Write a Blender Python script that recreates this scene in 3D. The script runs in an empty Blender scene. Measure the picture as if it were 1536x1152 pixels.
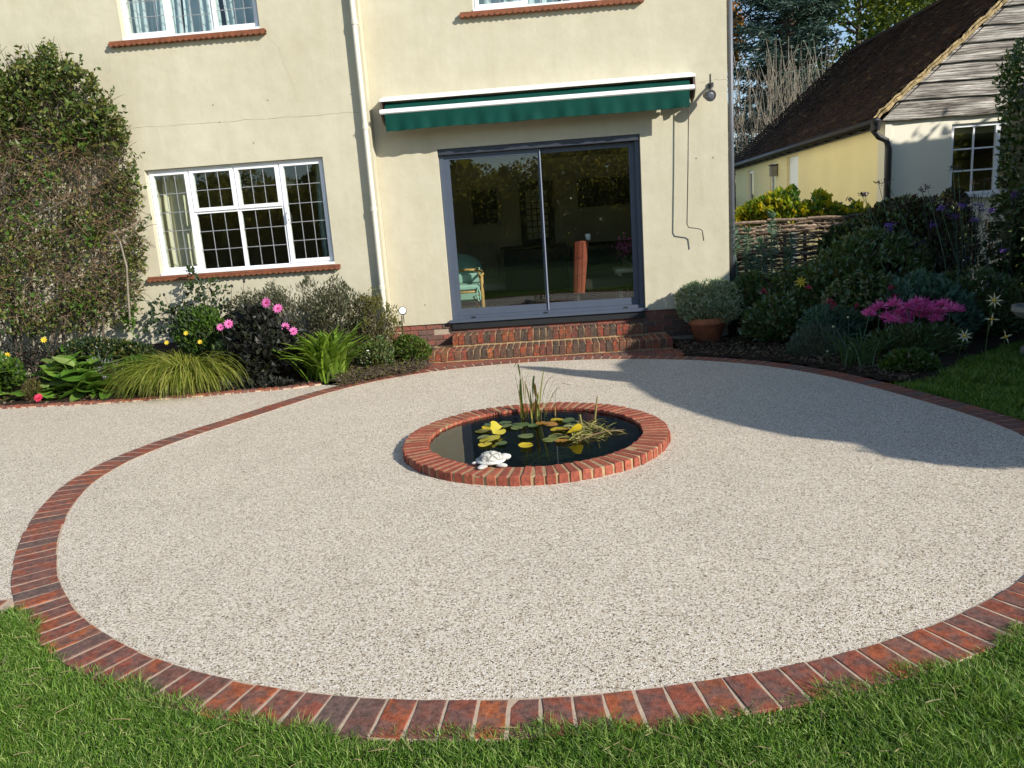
import bpy, math
import numpy as np
from mathutils import Matrix, Vector
R = np.random.default_rng(11)
S = bpy.context.scene
COL = S.collection
rad = math.radians

# ------------------------------------------------------------------ camera
F, TILT, ROLL, YAW, H = 1135.23, 0.2039, -0.0708, -0.0595, 1.665
fw = np.array([math.sin(YAW)*math.cos(TILT), math.cos(YAW)*math.cos(TILT), -math.sin(TILT)])
rt = np.array([math.cos(YAW), -math.sin(YAW), 0.0])
up = np.cross(rt, fw)
RX = math.cos(ROLL)*rt + math.sin(ROLL)*up
UX = -math.sin(ROLL)*rt + math.cos(ROLL)*up
cd = bpy.data.cameras.new('camera')
cd.sensor_width = 36.0
cd.lens = F/1536*36
cd.clip_start = 0.05
cd.clip_end = 500
cam = bpy.data.objects.new('camera', cd)
M = Matrix.Identity(4)
for i in range(3):
    M[i][0], M[i][1], M[i][2] = RX[i], UX[i], -fw[i]
M[2][3] = H
cam.matrix_world = M
COL.objects.link(cam)
S.camera = cam

# ------------------------------------------------------------------ sky, sun, exposure
SUN = np.array([1.3, -1.0, 0.82])
SUN = SUN/np.linalg.norm(SUN)
w = bpy.data.worlds.new('World')
S.world = w
w.use_nodes = True
wt = w.node_tree
bg = wt.nodes['Background']
sky = wt.nodes.new('ShaderNodeTexSky')
sky.sky_type = 'NISHITA'
sky.sun_disc = False
sky.sun_elevation = math.asin(SUN[2])
sky.sun_rotation = math.atan2(SUN[0], SUN[1])
sky.altitude = 50
sky.air_density = 1.0
sky.dust_density = 0.3
sky.ozone_density = 1.6
wt.links.new(sky.outputs[0], bg.inputs[0])
bg.inputs[1].default_value = 0.115
sl = bpy.data.lights.new('sun', 'SUN')
sl.energy = 4.6
sl.angle = rad(0.53)
sl.color = (1.0, 0.94, 0.845)
so = bpy.data.objects.new('sun', sl)
so.rotation_euler = Vector(SUN).to_track_quat('Z', 'Y').to_euler()
so.location = (8, -6, 9)
COL.objects.link(so)
vs = S.view_settings
vs.view_transform = 'Standard'
vs.look = 'None'
vs.exposure = 0.55
vs.gamma = 1.0
vs.use_curve_mapping = False
S.render.engine = 'CYCLES'
S.cycles.max_bounces = 8
S.cycles.transparent_max_bounces = 16
S.cycles.use_denoising = True

# ------------------------------------------------------------------ pixel -> world helpers (photo pixels, 1536 x 1152)
def rays(uv):
    uv = np.atleast_2d(np.asarray(uv, float))
    return ((uv[:, :1]-768)/F)*RX - ((uv[:, 1:]-576)/F)*UX + fw
def gp(uv, z=0.0):
    d = rays(uv)
    s = (z-H)/d[:, 2:]
    return np.c_[d[:, :2]*s, np.full(len(d), z)]
def yp(uv, Y):
    d = rays(uv)
    s = np.asarray(Y, float)/d[:, 1]
    return np.c_[d[:, 0]*s, d[:, 1]*s, H+d[:, 2]*s]
def g1(x, y, z=0.0): return gp([(x, y)], z)[0]
def y1(x, y, Y): return yp([(x, y)], Y)[0]

# ------------------------------------------------------------------ mesh helpers
ROOT = {}
def mesh_np(name, V, Fs, smooth=False):
    V = np.asarray(V, np.float32)
    me = bpy.data.meshes.new(name)
    me.vertices.add(len(V))
    me.vertices.foreach_set('co', V.ravel())
    Fs = [np.asarray(f, np.int32) for f in Fs if len(f)]
    tot = np.concatenate([np.full(len(f), f.shape[1], np.int32) for f in Fs])
    loops = np.concatenate([f.ravel() for f in Fs])
    me.loops.add(len(loops))
    me.loops.foreach_set('vertex_index', loops)
    me.polygons.add(len(tot))
    st = np.zeros(len(tot), np.int32)
    st[1:] = np.cumsum(tot)[:-1]
    me.polygons.foreach_set('loop_start', st)
    me.polygons.foreach_set('use_smooth', np.full(len(tot), bool(smooth)))
    me.update(calc_edges=True)
    me.validate()
    return me
def root_loc(p):
    return ROOT.get(p.name, np.zeros(3)) if p is not None else np.zeros(3)
def link(o, parent=None):
    COL.objects.link(o)
    if parent is not None:
        o.parent = parent
        ROOT[o.name] = root_loc(parent)
    return o
def tag(o, label=None, cat=None, group=None, kind=None):
    if label: o['label'] = label
    if cat: o['category'] = cat
    if group: o['group'] = group
    if kind: o['kind'] = kind
    return o
def thing(name, label, cat, loc=(0, 0, 0), group=None):
    o = bpy.data.objects.new(name, None)
    o.empty_display_size = 0.1
    o.location = loc
    COL.objects.link(o)
    ROOT[o.name] = np.array(loc, float)
    return tag(o, label, cat, group)
class MB:
    def __init__(s): s.V = []; s.F = {}; s.n = 0
    def add(s, V, F):
        V = np.asarray(V, float).reshape(-1, 3)
        if not isinstance(F, list) or (len(F) and not isinstance(F[0], np.ndarray)):
            d = {}
            for f in F: d.setdefault(len(f), []).append(f)
            F = [np.array(x) for x in d.values()]
        for f in F:
            if len(f): s.F.setdefault(f.shape[1], []).append(f+s.n)
        s.V.append(V); s.n += len(V)
        return s
    def box(s, x0, x1, y0, y1, z0, z1):
        V = [(x, y, z) for z in (z0, z1) for y in (y0, y1) for x in (x0, x1)]
        return s.add(V, [np.array([(0, 2, 3, 1), (4, 5, 7, 6), (0, 1, 5, 4), (1, 3, 7, 5), (3, 2, 6, 7), (2, 0, 4, 6)])])
    def bbox(s, x0, x1, y0, y1, z0, z1, c=.006):
        """box with chamfered vertical-front and top edges, for timber, frames and stone"""
        xs = [(x0, x1, y0, y1, z0), ]
        V = []
        for (a, i) in ((z0, c), (z0+c, 0), (z1-c, 0), (z1, c)):
            V += [(x0+i, y0+i, a), (x1-i, y0+i, a), (x1-i, y1-i, a), (x0+i, y1-i, a)]
        Fq = [(3, 2, 1, 0), (12, 13, 14, 15)]
        for k in range(3):
            for j in range(4):
                Fq.append((k*4+j, k*4+(j+1) % 4, k*4+4+(j+1) % 4, k*4+4+j))
        return s.add(V, [np.array(Fq)])
    def tube(s, P, r, sides=6):
        P = np.asarray(P, float)
        r = np.broadcast_to(np.asarray(r, float), (len(P),))
        V, Fs = vtubes(P[None], r[None], sides)
        return s.add(V, Fs)
    def lathe(s, c, prof, n=24):
        prof = np.array(prof, float); k = len(prof)
        a = np.linspace(0, 2*np.pi, n, endpoint=False)
        V = np.stack([c[0]+prof[:, 0][None]*np.cos(a)[:, None], c[1]+prof[:, 0][None]*np.sin(a)[:, None], np.repeat(c[2]+prof[:, 1][None], n, 0)], -1).reshape(-1, 3)
        i, j = np.meshgrid(np.arange(n), np.arange(k-1), indexing='ij')
        i2 = (i+1) % n
        return s.add(V, [np.stack([i*k+j, i2*k+j, i2*k+j+1, i*k+j+1], -1).reshape(-1, 4)])
    def grid(s, P):
        """P: (a,b,3) surface"""
        a, b = P.shape[:2]
        i, j = np.meshgrid(np.arange(a-1), np.arange(b-1), indexing='ij')
        return s.add(P.reshape(-1, 3), [np.stack([i*b+j, (i+1)*b+j, (i+1)*b+j+1, i*b+j+1], -1).reshape(-1, 4)])
    def build(s, name, mat, parent=None, smooth=False, kind=None, loc=None):
        V = np.concatenate(s.V)
        off = root_loc(parent) if parent is not None else (np.array(loc, float) if loc is not None else np.zeros(3))
        me = mesh_np(name, V-off, [np.concatenate(f) for f in s.F.values()], smooth)
        for m in (mat if isinstance(mat, (list, tuple)) else [mat]): me.materials.append(m)
        o = bpy.data.objects.new(name, me)
        if parent is None and loc is not None: o.location = loc
        link(o, parent)
        if parent is None: ROOT[o.name] = off
        if kind: o['kind'] = kind
        return o
def norm(v): return v/np.maximum(np.linalg.norm(v, axis=-1, keepdims=True), 1e-9)
def vtubes(P, r, sides=3):
    n, k = P.shape[:2]
    T = norm(np.gradient(P, axis=1))
    ref = np.where(np.abs(T[:, :1, 2:]) > .9, np.array([1., 0, 0]), np.array([0, 0, 1.]))
    A = norm(np.cross(T, np.broadcast_to(ref, T.shape)))
    B = np.cross(T, A)
    t = np.linspace(0, 2*np.pi, sides, endpoint=False)
    V = P[:, :, None]+r[:, :, None, None]*(A[:, :, None]*np.cos(t)[:, None]+B[:, :, None]*np.sin(t)[:, None])
    idx = np.arange(n*k*sides).reshape(n, k, sides)
    nx = np.roll(idx, -1, 2)
    Q = np.stack([idx[:, :-1], nx[:, :-1], nx[:, 1:], idx[:, 1:]], -1).reshape(-1, 4)
    Fs = [Q]
    if sides >= 3:
        caps = np.concatenate([idx[:, 0, ::-1], idx[:, -1]])
        Fs.append(caps)
    return V.reshape(-1, 3), Fs
def vribbons(P, W, fold=.0):
    """P (n,k,3), W (n,k): strips with a centre fold when fold>0"""
    n, k = P.shape[:2]
    T = norm(np.gradient(P, axis=1))
    side = np.cross(T, np.array([0, 0, 1.]))
    bad = np.linalg.norm(side, axis=-1, keepdims=True) < .05
    side = np.where(bad, np.array([1., 0, 0]), side)
    a = R.uniform(-.8, .8, (n, 1, 1))
    side = norm(side)
    nn = np.cross(side, T)
    side = norm(side*np.cos(a)+nn*np.sin(a))
    nn = np.cross(side, T)
    h = W[..., None]/2
    if fold:
        V = np.stack([P-side*h+nn*h*fold, P, P+side*h+nn*h*fold], 2)
        m = 3
    else:
        V = np.stack([P-side*h, P+side*h], 2)
        m = 2
    idx = np.arange(n*k*m).reshape(n, k, m)
    Q = np.stack([idx[:, :-1, :-1], idx[:, :-1, 1:], idx[:, 1:, 1:], idx[:, 1:, :-1]], -1).reshape(-1, 4)
    return V.reshape(-1, 3), [Q]
def arcs(base, az, p0, p1, L, k=5):
    base = np.asarray(base, float)
    t = (np.arange(k-1)+.5)/(k-1)
    ph = p0[:, None]+(p1-p0)[:, None]*t
    d = np.stack([np.cos(az)[:, None]*np.cos(ph), np.sin(az)[:, None]*np.cos(ph), np.sin(ph)], -1)*(L[:, None]/(k-1))[..., None]
    P = np.concatenate([np.zeros((len(base), 1, 3)), np.cumsum(d, 1)], 1)+base[:, None]
    return P
def randdir(n):
    v = R.normal(size=(n, 3))
    return norm(v)
def cards(P, D, L, W, bend=.15, fold=.25, N=None):
    """pointed folded leaves: 5 verts, 4 triangles each"""
    n = len(P)
    D = norm(D)
    if N is None: N = randdir(n)
    Sd = norm(np.cross(D, N)+1e-6)
    Nn = np.cross(Sd, D)
    L = np.broadcast_to(L, (n,))[:, None]; W = np.broadcast_to(W, (n,))[:, None]
    m = P+D*L*.45
    V = np.stack([P, m+Sd*W/2+Nn*W*fold, m, m-Sd*W/2+Nn*W*fold, P+D*L-Nn*L*bend], 1)
    b = np.arange(n)[:, None]*5
    T = np.concatenate([b+np.array([t]) for t in ((0, 2, 1), (2, 4, 1), (0, 3, 2), (2, 3, 4))])
    return V.reshape(-1, 3), [T]
def inpoly(p, poly):
    poly = np.asarray(poly, float); x, y = p[:, 0], p[:, 1]
    c = np.zeros(len(p), bool); j = len(poly)-1
    for i in range(len(poly)):
        xi, yi = poly[i]; xj, yj = poly[j]
        c ^= ((yi > y) != (yj > y)) & (x < (xj-xi)*(y-yi)/(yj-yi+1e-12)+xi)
        j = i
    return c
def sample_poly(poly, n):
    poly = np.asarray(poly, float); lo, hi = poly.min(0), poly.max(0); out = []
    m = 0
    while m < n:
        q = R.uniform(lo, hi, (n*2+50, 2)); q = q[inpoly(q, poly)]
        out.append(q); m += len(q)
    return np.concatenate(out)[:n]
def sil(poly, Yc, depth, n, clump=0, spread=8):
    """points filling a plant whose outline was measured on the photo, given a real depth front to back"""
    q = sample_poly(poly, n)
    if clump:
        c = sample_poly(poly, clump)
        q = c[R.integers(0, clump, n)]+R.normal(0, spread, (n, 2))*R.uniform(.3, 1, (n, 1))
        ok = inpoly(q, poly); q = np.where(ok[:, None], q, sample_poly(poly, n))
    poly = np.asarray(poly, float); lo, hi = poly.min(0), poly.max(0)
    s = (((q-(lo+hi)/2)/((hi-lo)/2+1e-6))**2).sum(1)
    u = R.uniform(-1, 1, n)
    u = np.sign(u)*np.abs(u)**.6
    Y = Yc+depth*np.sqrt(np.clip(1-s, .06, 1))*u
    return yp(q, Y)

# ------------------------------------------------------------------ materials
def newmat(name):
    m = bpy.data.materials.new(name); m.use_nodes = True
    t = m.node_tree
    return m, t, t.nodes['Principled BSDF'], t.nodes['Material Output']
def nd(t, typ, **kw):
    n = t.nodes.new(typ)
    for k, v in kw.items():
        if k.startswith('i_'): n.inputs[k[2:].replace('_', ' ')].default_value = v
        else: setattr(n, k, v)
    return n
def ramp(t, stops, interp='LINEAR'):
    r = t.nodes.new('ShaderNodeValToRGB'); cr = r.color_ramp; cr.interpolation = interp
    while len(cr.elements) < len(stops): cr.elements.new(.5)
    for e, (p, c) in zip(cr.elements, stops):
        e.position = p; e.color = (*c, 1) if len(c) == 3 else c
    return r
def mixc(t, a, b, fac, mode='MIX'):
    n = t.nodes.new('ShaderNodeMix'); n.data_type = 'RGBA'; n.blend_type = mode
    for s_, v in ((n.inputs[6], a), (n.inputs[7], b), (n.inputs[0], fac)):
        if hasattr(v, 'links'): t.links.new(v, s_)
        elif isinstance(v, (int, float)): s_.default_value = v
        else: s_.default_value = (*v, 1)
    return n.outputs[2]
def coords(t, scale=(1, 1, 1), kind='Object', rand=False):
    tc = t.nodes.new('ShaderNodeTexCoord')
    mp = t.nodes.new('ShaderNodeMapping'); mp.inputs['Scale'].default_value = scale
    t.links.new(tc.outputs[kind], mp.inputs[0])
    if rand:
        oi = t.nodes.new('ShaderNodeObjectInfo')
        mu = t.nodes.new('ShaderNodeVectorMath'); mu.operation = 'SCALE'; mu.inputs[0].default_value = (37.0, 91.0, 53.0)
        t.links.new(oi.outputs['Random'], mu.inputs['Scale'])
        t.links.new(mu.outputs[0], mp.inputs['Location'])
    return mp.outputs[0]
def bump(t, h, strength=.3, dist=.01, chain=None):
    b = t.nodes.new('ShaderNodeBump'); b.inputs['Strength'].default_value = strength; b.inputs['Distance'].default_value = dist
    t.links.new(h, b.inputs['Height'])
    if chain is not None: t.links.new(chain, b.inputs['Normal'])
    return b.outputs[0]
def noise(t, vec, scale, detail=4, rough=.55):
    n = nd(t, 'ShaderNodeTexNoise'); n.inputs['Scale'].default_value = scale; n.inputs['Detail'].default_value = detail; n.inputs['Roughness'].default_value = rough
    t.links.new(vec, n.inputs['Vector']); return n.outputs['Fac']
def basic(name, col, rough=.6, var=.15, vs_=6.0, bs=40.0, bst=.15, bd=.004, metallic=0.0, spec=.5, stretch=(1, 1, 1)):
    m, t, p, o = newmat(name)
    v = coords(t, stretch)
    n1 = noise(t, v, vs_, 5)
    r = ramp(t, [(.25, tuple(c*(1-var) for c in col)), (.75, tuple(min(1, c*(1+var)) for c in col))])
    t.links.new(n1, r.inputs[0]); t.links.new(r.outputs[0], p.inputs['Base Color'])
    p.inputs['Roughness'].default_value = rough; p.inputs['Metallic'].default_value = metallic
    p.inputs['Specular IOR Level'].default_value = spec
    if bst: t.links.new(bump(t, noise(t, v, bs, 4), bst, bd), p.inputs['Normal'])
    return m
def leafmat(name, cols, trans=.3, rough=.45, spec=.35, tint=(1.3, 1.25, .5), objrand=False):
    m, t, p, o = newmat(name)
    if objrand:
        g = t.nodes.new('ShaderNodeObjectInfo'); rnd = g.outputs['Random']
    else:
        g = t.nodes.new('ShaderNodeNewGeometry'); rnd = g.outputs['Random Per Island']
    n = len(cols)
    r = ramp(t, [(i/(max(n-1, 1)), c) for i, c in enumerate(cols)])
    t.links.new(rnd, r.inputs[0])
    col = r.outputs[0]
    nz = noise(t, coords(t), 22, 3)
    col = mixc(t, col, tuple(c*.65 for c in cols[0]), mathn(t, 'MULTIPLY', nz, .45))
    t.links.new(col, p.inputs['Base Color'])
    p.inputs['Roughness'].default_value = rough; p.inputs['Specular IOR Level'].default_value = spec
    tr = t.nodes.new('ShaderNodeBsdfTranslucent')
    t.links.new(mixc(t, col, tint, 1.0, 'MULTIPLY'), tr.inputs[0])
    mx = t.nodes.new('ShaderNodeMixShader'); mx.inputs[0].default_value = trans
    t.links.new(p.outputs[0], mx.inputs[1]); t.links.new(tr.outputs[0], mx.inputs[2]); t.links.new(mx.outputs[0], o.inputs[0])
    return m
def mathn(t, op, a, b=0.0, clamp=False):
    n = t.nodes.new('ShaderNodeMath'); n.operation = op; n.use_clamp = clamp
    for i, v in enumerate((a, b)):
        if hasattr(v, 'links'): t.links.new(v, n.inputs[i])
        else: n.inputs[i].default_value = v
    return n.outputs[0]
def brickmat(name, stops, patch, patchamt=.5, white=0.0, grime=.3, rough=.75):
    m, t, p, o = newmat(name)
    oi = t.nodes.new('ShaderNodeObjectInfo')
    r = ramp(t, stops)
    t.links.new(oi.outputs['Random'], r.inputs[0])
    v = coords(t, (1, 1, 1), 'Object', True)
    n1 = noise(t, v, 14, 5, .6)
    pr = ramp(t, [(.44, (0, 0, 0)), (.57, (1, 1, 1))]); t.links.new(n1, pr.inputs[0])
    col = mixc(t, r.outputs[0], patch, mathn(t, 'MULTIPLY', pr.outputs[0], patchamt))
    n2 = noise(t, v, 33, 6, .7)
    gr = ramp(t, [(.38, (1-grime,)*3), (.6, (1.12,)*3)]); t.links.new(n2, gr.inputs[0])
    col = mixc(t, col, gr.outputs[0], 1.0, 'MULTIPLY')
    n4 = noise(t, v, 150, 3, .7)
    g4 = ramp(t, [(.3, (.72,)*3), (.62, (1.15,)*3)]); t.links.new(n4, g4.inputs[0])
    col = mixc(t, col, g4.outputs[0], 1.0, 'MULTIPLY')
    if white:
        n3 = noise(t, v, 26, 3, .5)
        wr = ramp(t, [(.68, (0, 0, 0)), (.74, (1, 1, 1))]); t.links.new(n3, wr.inputs[0])
        col = mixc(t, col, (.55, .5, .42), mathn(t, 'MULTIPLY', wr.outputs[0], white))
    t.links.new(col, p.inputs['Base Color'])
    p.inputs['Roughness'].default_value = rough
    p.inputs['Specular IOR Level'].default_value = .3
    b1 = bump(t, n2, .5, .006)
    b2 = bump(t, noise(t, v, 130, 3), .35, .003, b1)
    t.links.new(b2, p.inputs['Normal'])
    return m
def glassmat(name, tint=(.82, .86, .82), f0=.075, rough=.0):
    m, t, p, o = newmat(name)
    lw = t.nodes.new('ShaderNodeLayerWeight'); lw.inputs['Blend'].default_value = .5
    f = mathn(t, 'POWER', lw.outputs['Facing'], 5.0)
    f = mathn(t, 'ADD', mathn(t, 'MULTIPLY', f, 1-f0), f0)
    tr = t.nodes.new('ShaderNodeBsdfTransparent'); tr.inputs[0].default_value = (*tint, 1)
    gl = t.nodes.new('ShaderNodeBsdfGlossy'); gl.inputs['Roughness'].default_value = rough
    mx = t.nodes.new('ShaderNodeMixShader')
    t.links.new(f, mx.inputs[0]); t.links.new(tr.outputs[0], mx.inputs[1]); t.links.new(gl.outputs[0], mx.inputs[2])
    t.links.new(mx.outputs[0], o.inputs[0])
    t.nodes.remove(p)
    return m, t, gl

MT = {}
# cream render
m, t, p, o = newmat('cream_render'); MT['render'] = m
v = coords(t)
n1 = noise(t, v, .8, 5, .6); n2 = noise(t, v, 4.5, 5, .6)
r1 = ramp(t, [(.3, (.480, .443, .330)), (.7, (.540, .508, .392))]); t.links.new(n1, r1.inputs[0])
r2 = ramp(t, [(.35, (.955, .95, .93)), (.65, (1.02, 1.02, 1.02))]); t.links.new(n2, r2.inputs[0])
vst = coords(t, (3.5, 3.5, .35)); n3 = noise(t, vst, 2.2, 5, .6)
r3 = ramp(t, [(.25, (.95, .945, .92)), (.6, (1, 1, 1))]); t.links.new(n3, r3.inputs[0])
cc = mixc(t, mixc(t, r1.outputs[0], r2.outputs[0], 1.0, 'MULTIPLY'), r3.outputs[0], 1.0, 'MULTIPLY')
t.links.new(cc, p.inputs['Base Color']); p.inputs['Roughness'].default_value = .82; p.inputs['Specular IOR Level'].default_value = .2
b = bump(t, noise(t, v, 2.0, 4, .5), .28, .05)
b = bump(t, noise(t, v, 9, 4, .6), .22, .012, b)
b = bump(t, noise(t, v, 110, 3), .22, .003, b)
t.links.new(b, p.inputs['Normal'])
MT['pale_render'] = basic('pale_render', (.74, .70, .57), .85, .05, 1.2, 60, .2, .004, spec=.2)
MT['yellow_render'] = basic('yellow_render', (.90, .79, .44), .85, .06, 1.5, 60, .2, .004, spec=.2)
MT['crack'] = basic('crack_line', (.33, .30, .22), .9, .1, 20, 60, 0)
# resin bound gravel
m, t, p, o = newmat('resin_gravel'); MT['gravel'] = m
v = coords(t)
wv = noise(t, v, 30, 2)
vo = nd(t, 'ShaderNodeTexVoronoi'); vo.inputs['Scale'].default_value = 160; t.links.new(v, vo.inputs['Vector'])
sep = nd(t, 'ShaderNodeSeparateColor'); t.links.new(vo.outputs['Color'], sep.inputs[0])
cr = ramp(t, [(0, (.045, .036, .027)), (.06, (.20, .155, .11)), (.17, (.45, .375, .28)), (.38, (.67, .58, .45)), (.68, (.78, .695, .565)), (.86, (.86, .79, .68)), (1, (.89, .855, .79))])
t.links.new(sep.outputs[0], cr.inputs[0])
ve = nd(t, 'ShaderNodeTexVoronoi', feature='DISTANCE_TO_EDGE'); ve.inputs['Scale'].default_value = 160; t.links.new(v, ve.inputs['Vector'])
er = ramp(t, [(0.0, (.55, .52, .48)), (.10, (1, 1, 1))]); t.links.new(ve.outputs['Distance'], er.inputs[0])
big = noise(t, v, 1.6, 5, .6)
br_ = ramp(t, [(.3, (.93, .925, .92)), (.7, (1.02, 1.015, 1.005))]); t.links.new(big, br_.inputs[0])
c2 = mixc(t, mixc(t, cr.outputs[0], er.outputs[0], 1.0, 'MULTIPLY'), br_.outputs[0], 1.0, 'MULTIPLY')
t.links.new(c2, p.inputs['Base Color']); p.inputs['Roughness'].default_value = .6; p.inputs['Specular IOR Level'].default_value = .25
eh = mathn(t, 'MINIMUM', ve.outputs['Distance'], .35)
hh = mathn(t, 'ADD', mathn(t, 'MULTIPLY', eh, 1.0), mathn(t, 'MULTIPLY', sep.outputs[1], .28))
t.links.new(bump(t, hh, .65, .005), p.inputs['Normal'])

MT['ring_brick'] = brickmat('ring_brick', [(0, (.14, .10, .085)), (.08, (.19, .085, .06)), (.22, (.25, .078, .05)), (.5, (.28, .08, .045)), (.72, (.33, .088, .038)), (.88, (.38, .11, .04)), (1, (.21, .08, .058))], (.15, .095, .08), .7, .10, .42)
MT['pond_brick'] = brickmat('pond_brick', [(0, (.25, .062, .037)), (.5, (.33, .085, .047)), (1, (.37, .11, .06))], (.22, .055, .04), .5, .10, .3)
MT['step_brick'] = brickmat('step_brick', [(0, (.075, .055, .042)), (.28, (.12, .07, .045)), (.45, (.20, .055, .035)), (.62, (.27, .055, .03)), (.78, (.30, .085, .03)), (.9, (.10, .07, .05)), (1, (.34, .11, .035))], (.10, .07, .05), .65, .35, .45)
MT['plinth_brick'] = brickmat('plinth_brick', [(0, (.10, .07, .055)), (.4, (.17, .085, .06)), (.7, (.30, .09, .06)), (1, (.14, .09, .07))], (.12, .09, .075), .5, .1, .3)
MT['mortar'] = basic('mortar', (.47, .36, .26), .9, .2, 30, 120, .4, .004, spec=.1)
MT['mortar_pale'] = basic('mortar_pale', (.36, .25, .14), .9, .22, 30, 120, .5, .006, spec=.1)
MT['mortar_dark'] = basic('mortar_dark', (.38, .31, .23), .9, .2, 30, 120, .4, .004, spec=.1)
MT['soil'] = basic('soil', (.036, .026, .018), .95, .5, 30, 60, .9, .02, spec=.1)
MT['turf'] = basic('turf', (.040, .075, .014), .9, .35, 5, 90, .8, .03, spec=.1)
MT['turf_shade'] = MT['turf']
MT['upvc'] = basic('white_frame', (.80, .81, .83), .35, .03, 3, 20, .02)
MT['lead'] = basic('lead_strip', (.33, .34, .35), .5, .2, 40, 60, .1, .001, metallic=.3)
MT['anthracite'] = basic('grey_frame', (.066, .084, .118), .38, .06, 4, 30, .03)
MT['interlock'] = basic('pale_grey_metal', (.26, .29, .36), .35, .05, 4, 30, .02)
MT['anthracite_dark'] = basic('dark_frame', (.03, .036, .05), .45, .1, 4, 30, .03)
MT['sill'] = basic('terracotta_tile', (.20, .066, .028), .8, .3, 14, 60, .4, .006)
MT['pipe'] = basic('cream_pipe', (.62, .59, .49), .4, .06, 3, 20, .04)
MT['darkpipe'] = basic('dark_pipe', (.010, .010, .011), .55, .2, 6, 40, .08)
MT['greypipe'] = basic('grey_pipe', (.10, .11, .13), .45, .15, 6, 40, .06)
MT['awn_green'] = basic('green_canvas', (.002, .046, .034), .8, .18, 5, 240, .12, .002, spec=.15)
MT['awn_white'] = basic('white_metal', (.80, .80, .78), .38, .06, 7, 30, .05)
MT['stained'] = basic('stained_white', (.74, .73, .68), .5, .16, 9, 30, .08)
MT['rod'] = basic('brown_rod', (.085, .06, .045), .5, .2, 10, 40, .1)
MT['chrome'] = basic('galvanised', (.16, .165, .17), .35, .25, 25, 50, .1, metallic=.8)
MT['lamp_dark'] = basic('lamp_black', (.03, .03, .03), .4, .2, 20, 40, .1)
MT['terracotta'] = basic('terracotta_pot', (.40, .13, .06), .85, .32, 9, 70, .25, .004)
MT['stone'] = basic('white_stone', (.52, .51, .47), .85, .35, 18, 60, .5, .008, spec=.2)
m, t, p, o = newmat('carved_stone'); MT['carved'] = m
v = coords(t); ve2 = nd(t, 'ShaderNodeTexVoronoi', feature='DISTANCE_TO_EDGE'); ve2.inputs['Scale'].default_value = 22; t.links.new(v, ve2.inputs['Vector'])
er2 = ramp(t, [(0, (.20, .20, .18)), (.10, (.50, .49, .45)), (.3, (.56, .55, .51))]); t.links.new(ve2.outputs['Distance'], er2.inputs[0])
nz2 = noise(t, v, 30, 5); r_2 = ramp(t, [(.3, (.62, .62, .6)), (.6, (1.05, 1.05, 1.03))]); t.links.new(nz2, r_2.inputs[0])
t.links.new(mixc(t, er2.outputs[0], r_2.outputs[0], 1.0, 'MULTIPLY'), p.inputs['Base Color']); p.inputs['Roughness'].default_value = .9; p.inputs['Specular IOR Level'].default_value = .15
t.links.new(bump(t, mathn(t, 'MINIMUM', ve2.outputs['Distance'], .15), .9, .03, bump(t, nz2, .5, .01)), p.inputs['Normal'])
MT['greystone'] = basic('grey_stone', (.25, .24, .205), .9, .3, 14, 60, .6, .01, spec=.1)
MT['black'] = basic('black_liner', (.008, .010, .012), .6, .3, 5, 30, .1)
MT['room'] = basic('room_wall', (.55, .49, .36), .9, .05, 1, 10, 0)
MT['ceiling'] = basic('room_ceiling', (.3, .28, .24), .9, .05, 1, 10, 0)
MT['carpet'] = basic('rug', (.05, .045, .03), .95, .3, 14, 200, .3, .005, spec=.05)
MT['oak'] = basic('oak_floor', (.42, .36, .27), .6, .15, 5, 40, .1, stretch=(6, 1, 1))
MT['rattan'] = basic('rattan_cane', (.50, .30, .11), .5, .25, 25, 60, .3)
MT['mint'] = basic('mint_fabric', (.33, .52, .46), .9, .12, 9, 120, .2)
MT['red'] = basic('red_fabric', (.26, .050, .026), .8, .22, 7, 120, .3)
MT['darkwood'] = basic('dark_wood', (.022, .016, .012), .5, .3, 8, 40, .2, stretch=(1, 1, .2))
MT['palepaint'] = basic('pale_paint', (.42, .40, .30), .6, .1, 8, 40, .1)
MT['curtain'] = basic('cream_curtain', (.62, .58, .46), .95, .1, 3, 160, .2)
MT['teal_curtain'] = basic('teal_curtain', (.20, .27, .27), .95, .15, 3, 160, .2)
MT['net'] = basic('pale_blue_curtain', (.50, .60, .68), .95, .12, 3, 160, .2)
MT['picture'] = basic('dark_picture', (.02, .022, .02), .4, .5, 9, 40, 0)
MT['glass'], _t, _g = glassmat('window_glass', (.92, .95, .92), .068)
MT['water'], _t, _g = glassmat('pond_water', (.20, .25, .26), .03)
_b = bump(_t, noise(_t, coords(_t), 5, 3), .02, .02); _t.links.new(_b, _g.inputs['Normal'])
m, t, p, o = newmat('weathered_board'); MT['board'] = m
v = coords(t, (.42, 1, 4.5), 'Object', True)
n1 = noise(t, v, 3.0, 8, .70)
wv_ = nd(t, 'ShaderNodeTexWave', wave_type='BANDS', bands_direction='Z'); wv_.inputs['Scale'].default_value = 2.0; wv_.inputs['Distortion'].default_value = 9; wv_.inputs['Detail'].default_value = 4; wv_.inputs['Detail Scale'].default_value = 1.4
t.links.new(v, wv_.inputs['Vector'])
r1 = ramp(t, [(.34, (.06, .052, .046)), (.46, (.20, .185, .165)), (.56, (.37, .345, .31)), (.68, (.62, .59, .54))]); t.links.new(n1, r1.inputs[0])
r2 = ramp(t, [(.12, (.35, .33, .31)), (.5, (1.1, 1.08, 1.05))]); t.links.new(wv_.outputs['Fac'], r2.inputs[0])
t.links.new(mixc(t, r1.outputs[0], r2.outputs[0], .8, 'MULTIPLY'), p.inputs['Base Color'])
p.inputs['Roughness'].default_value = .9; p.inputs['Specular IOR Level'].default_value = .15
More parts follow.
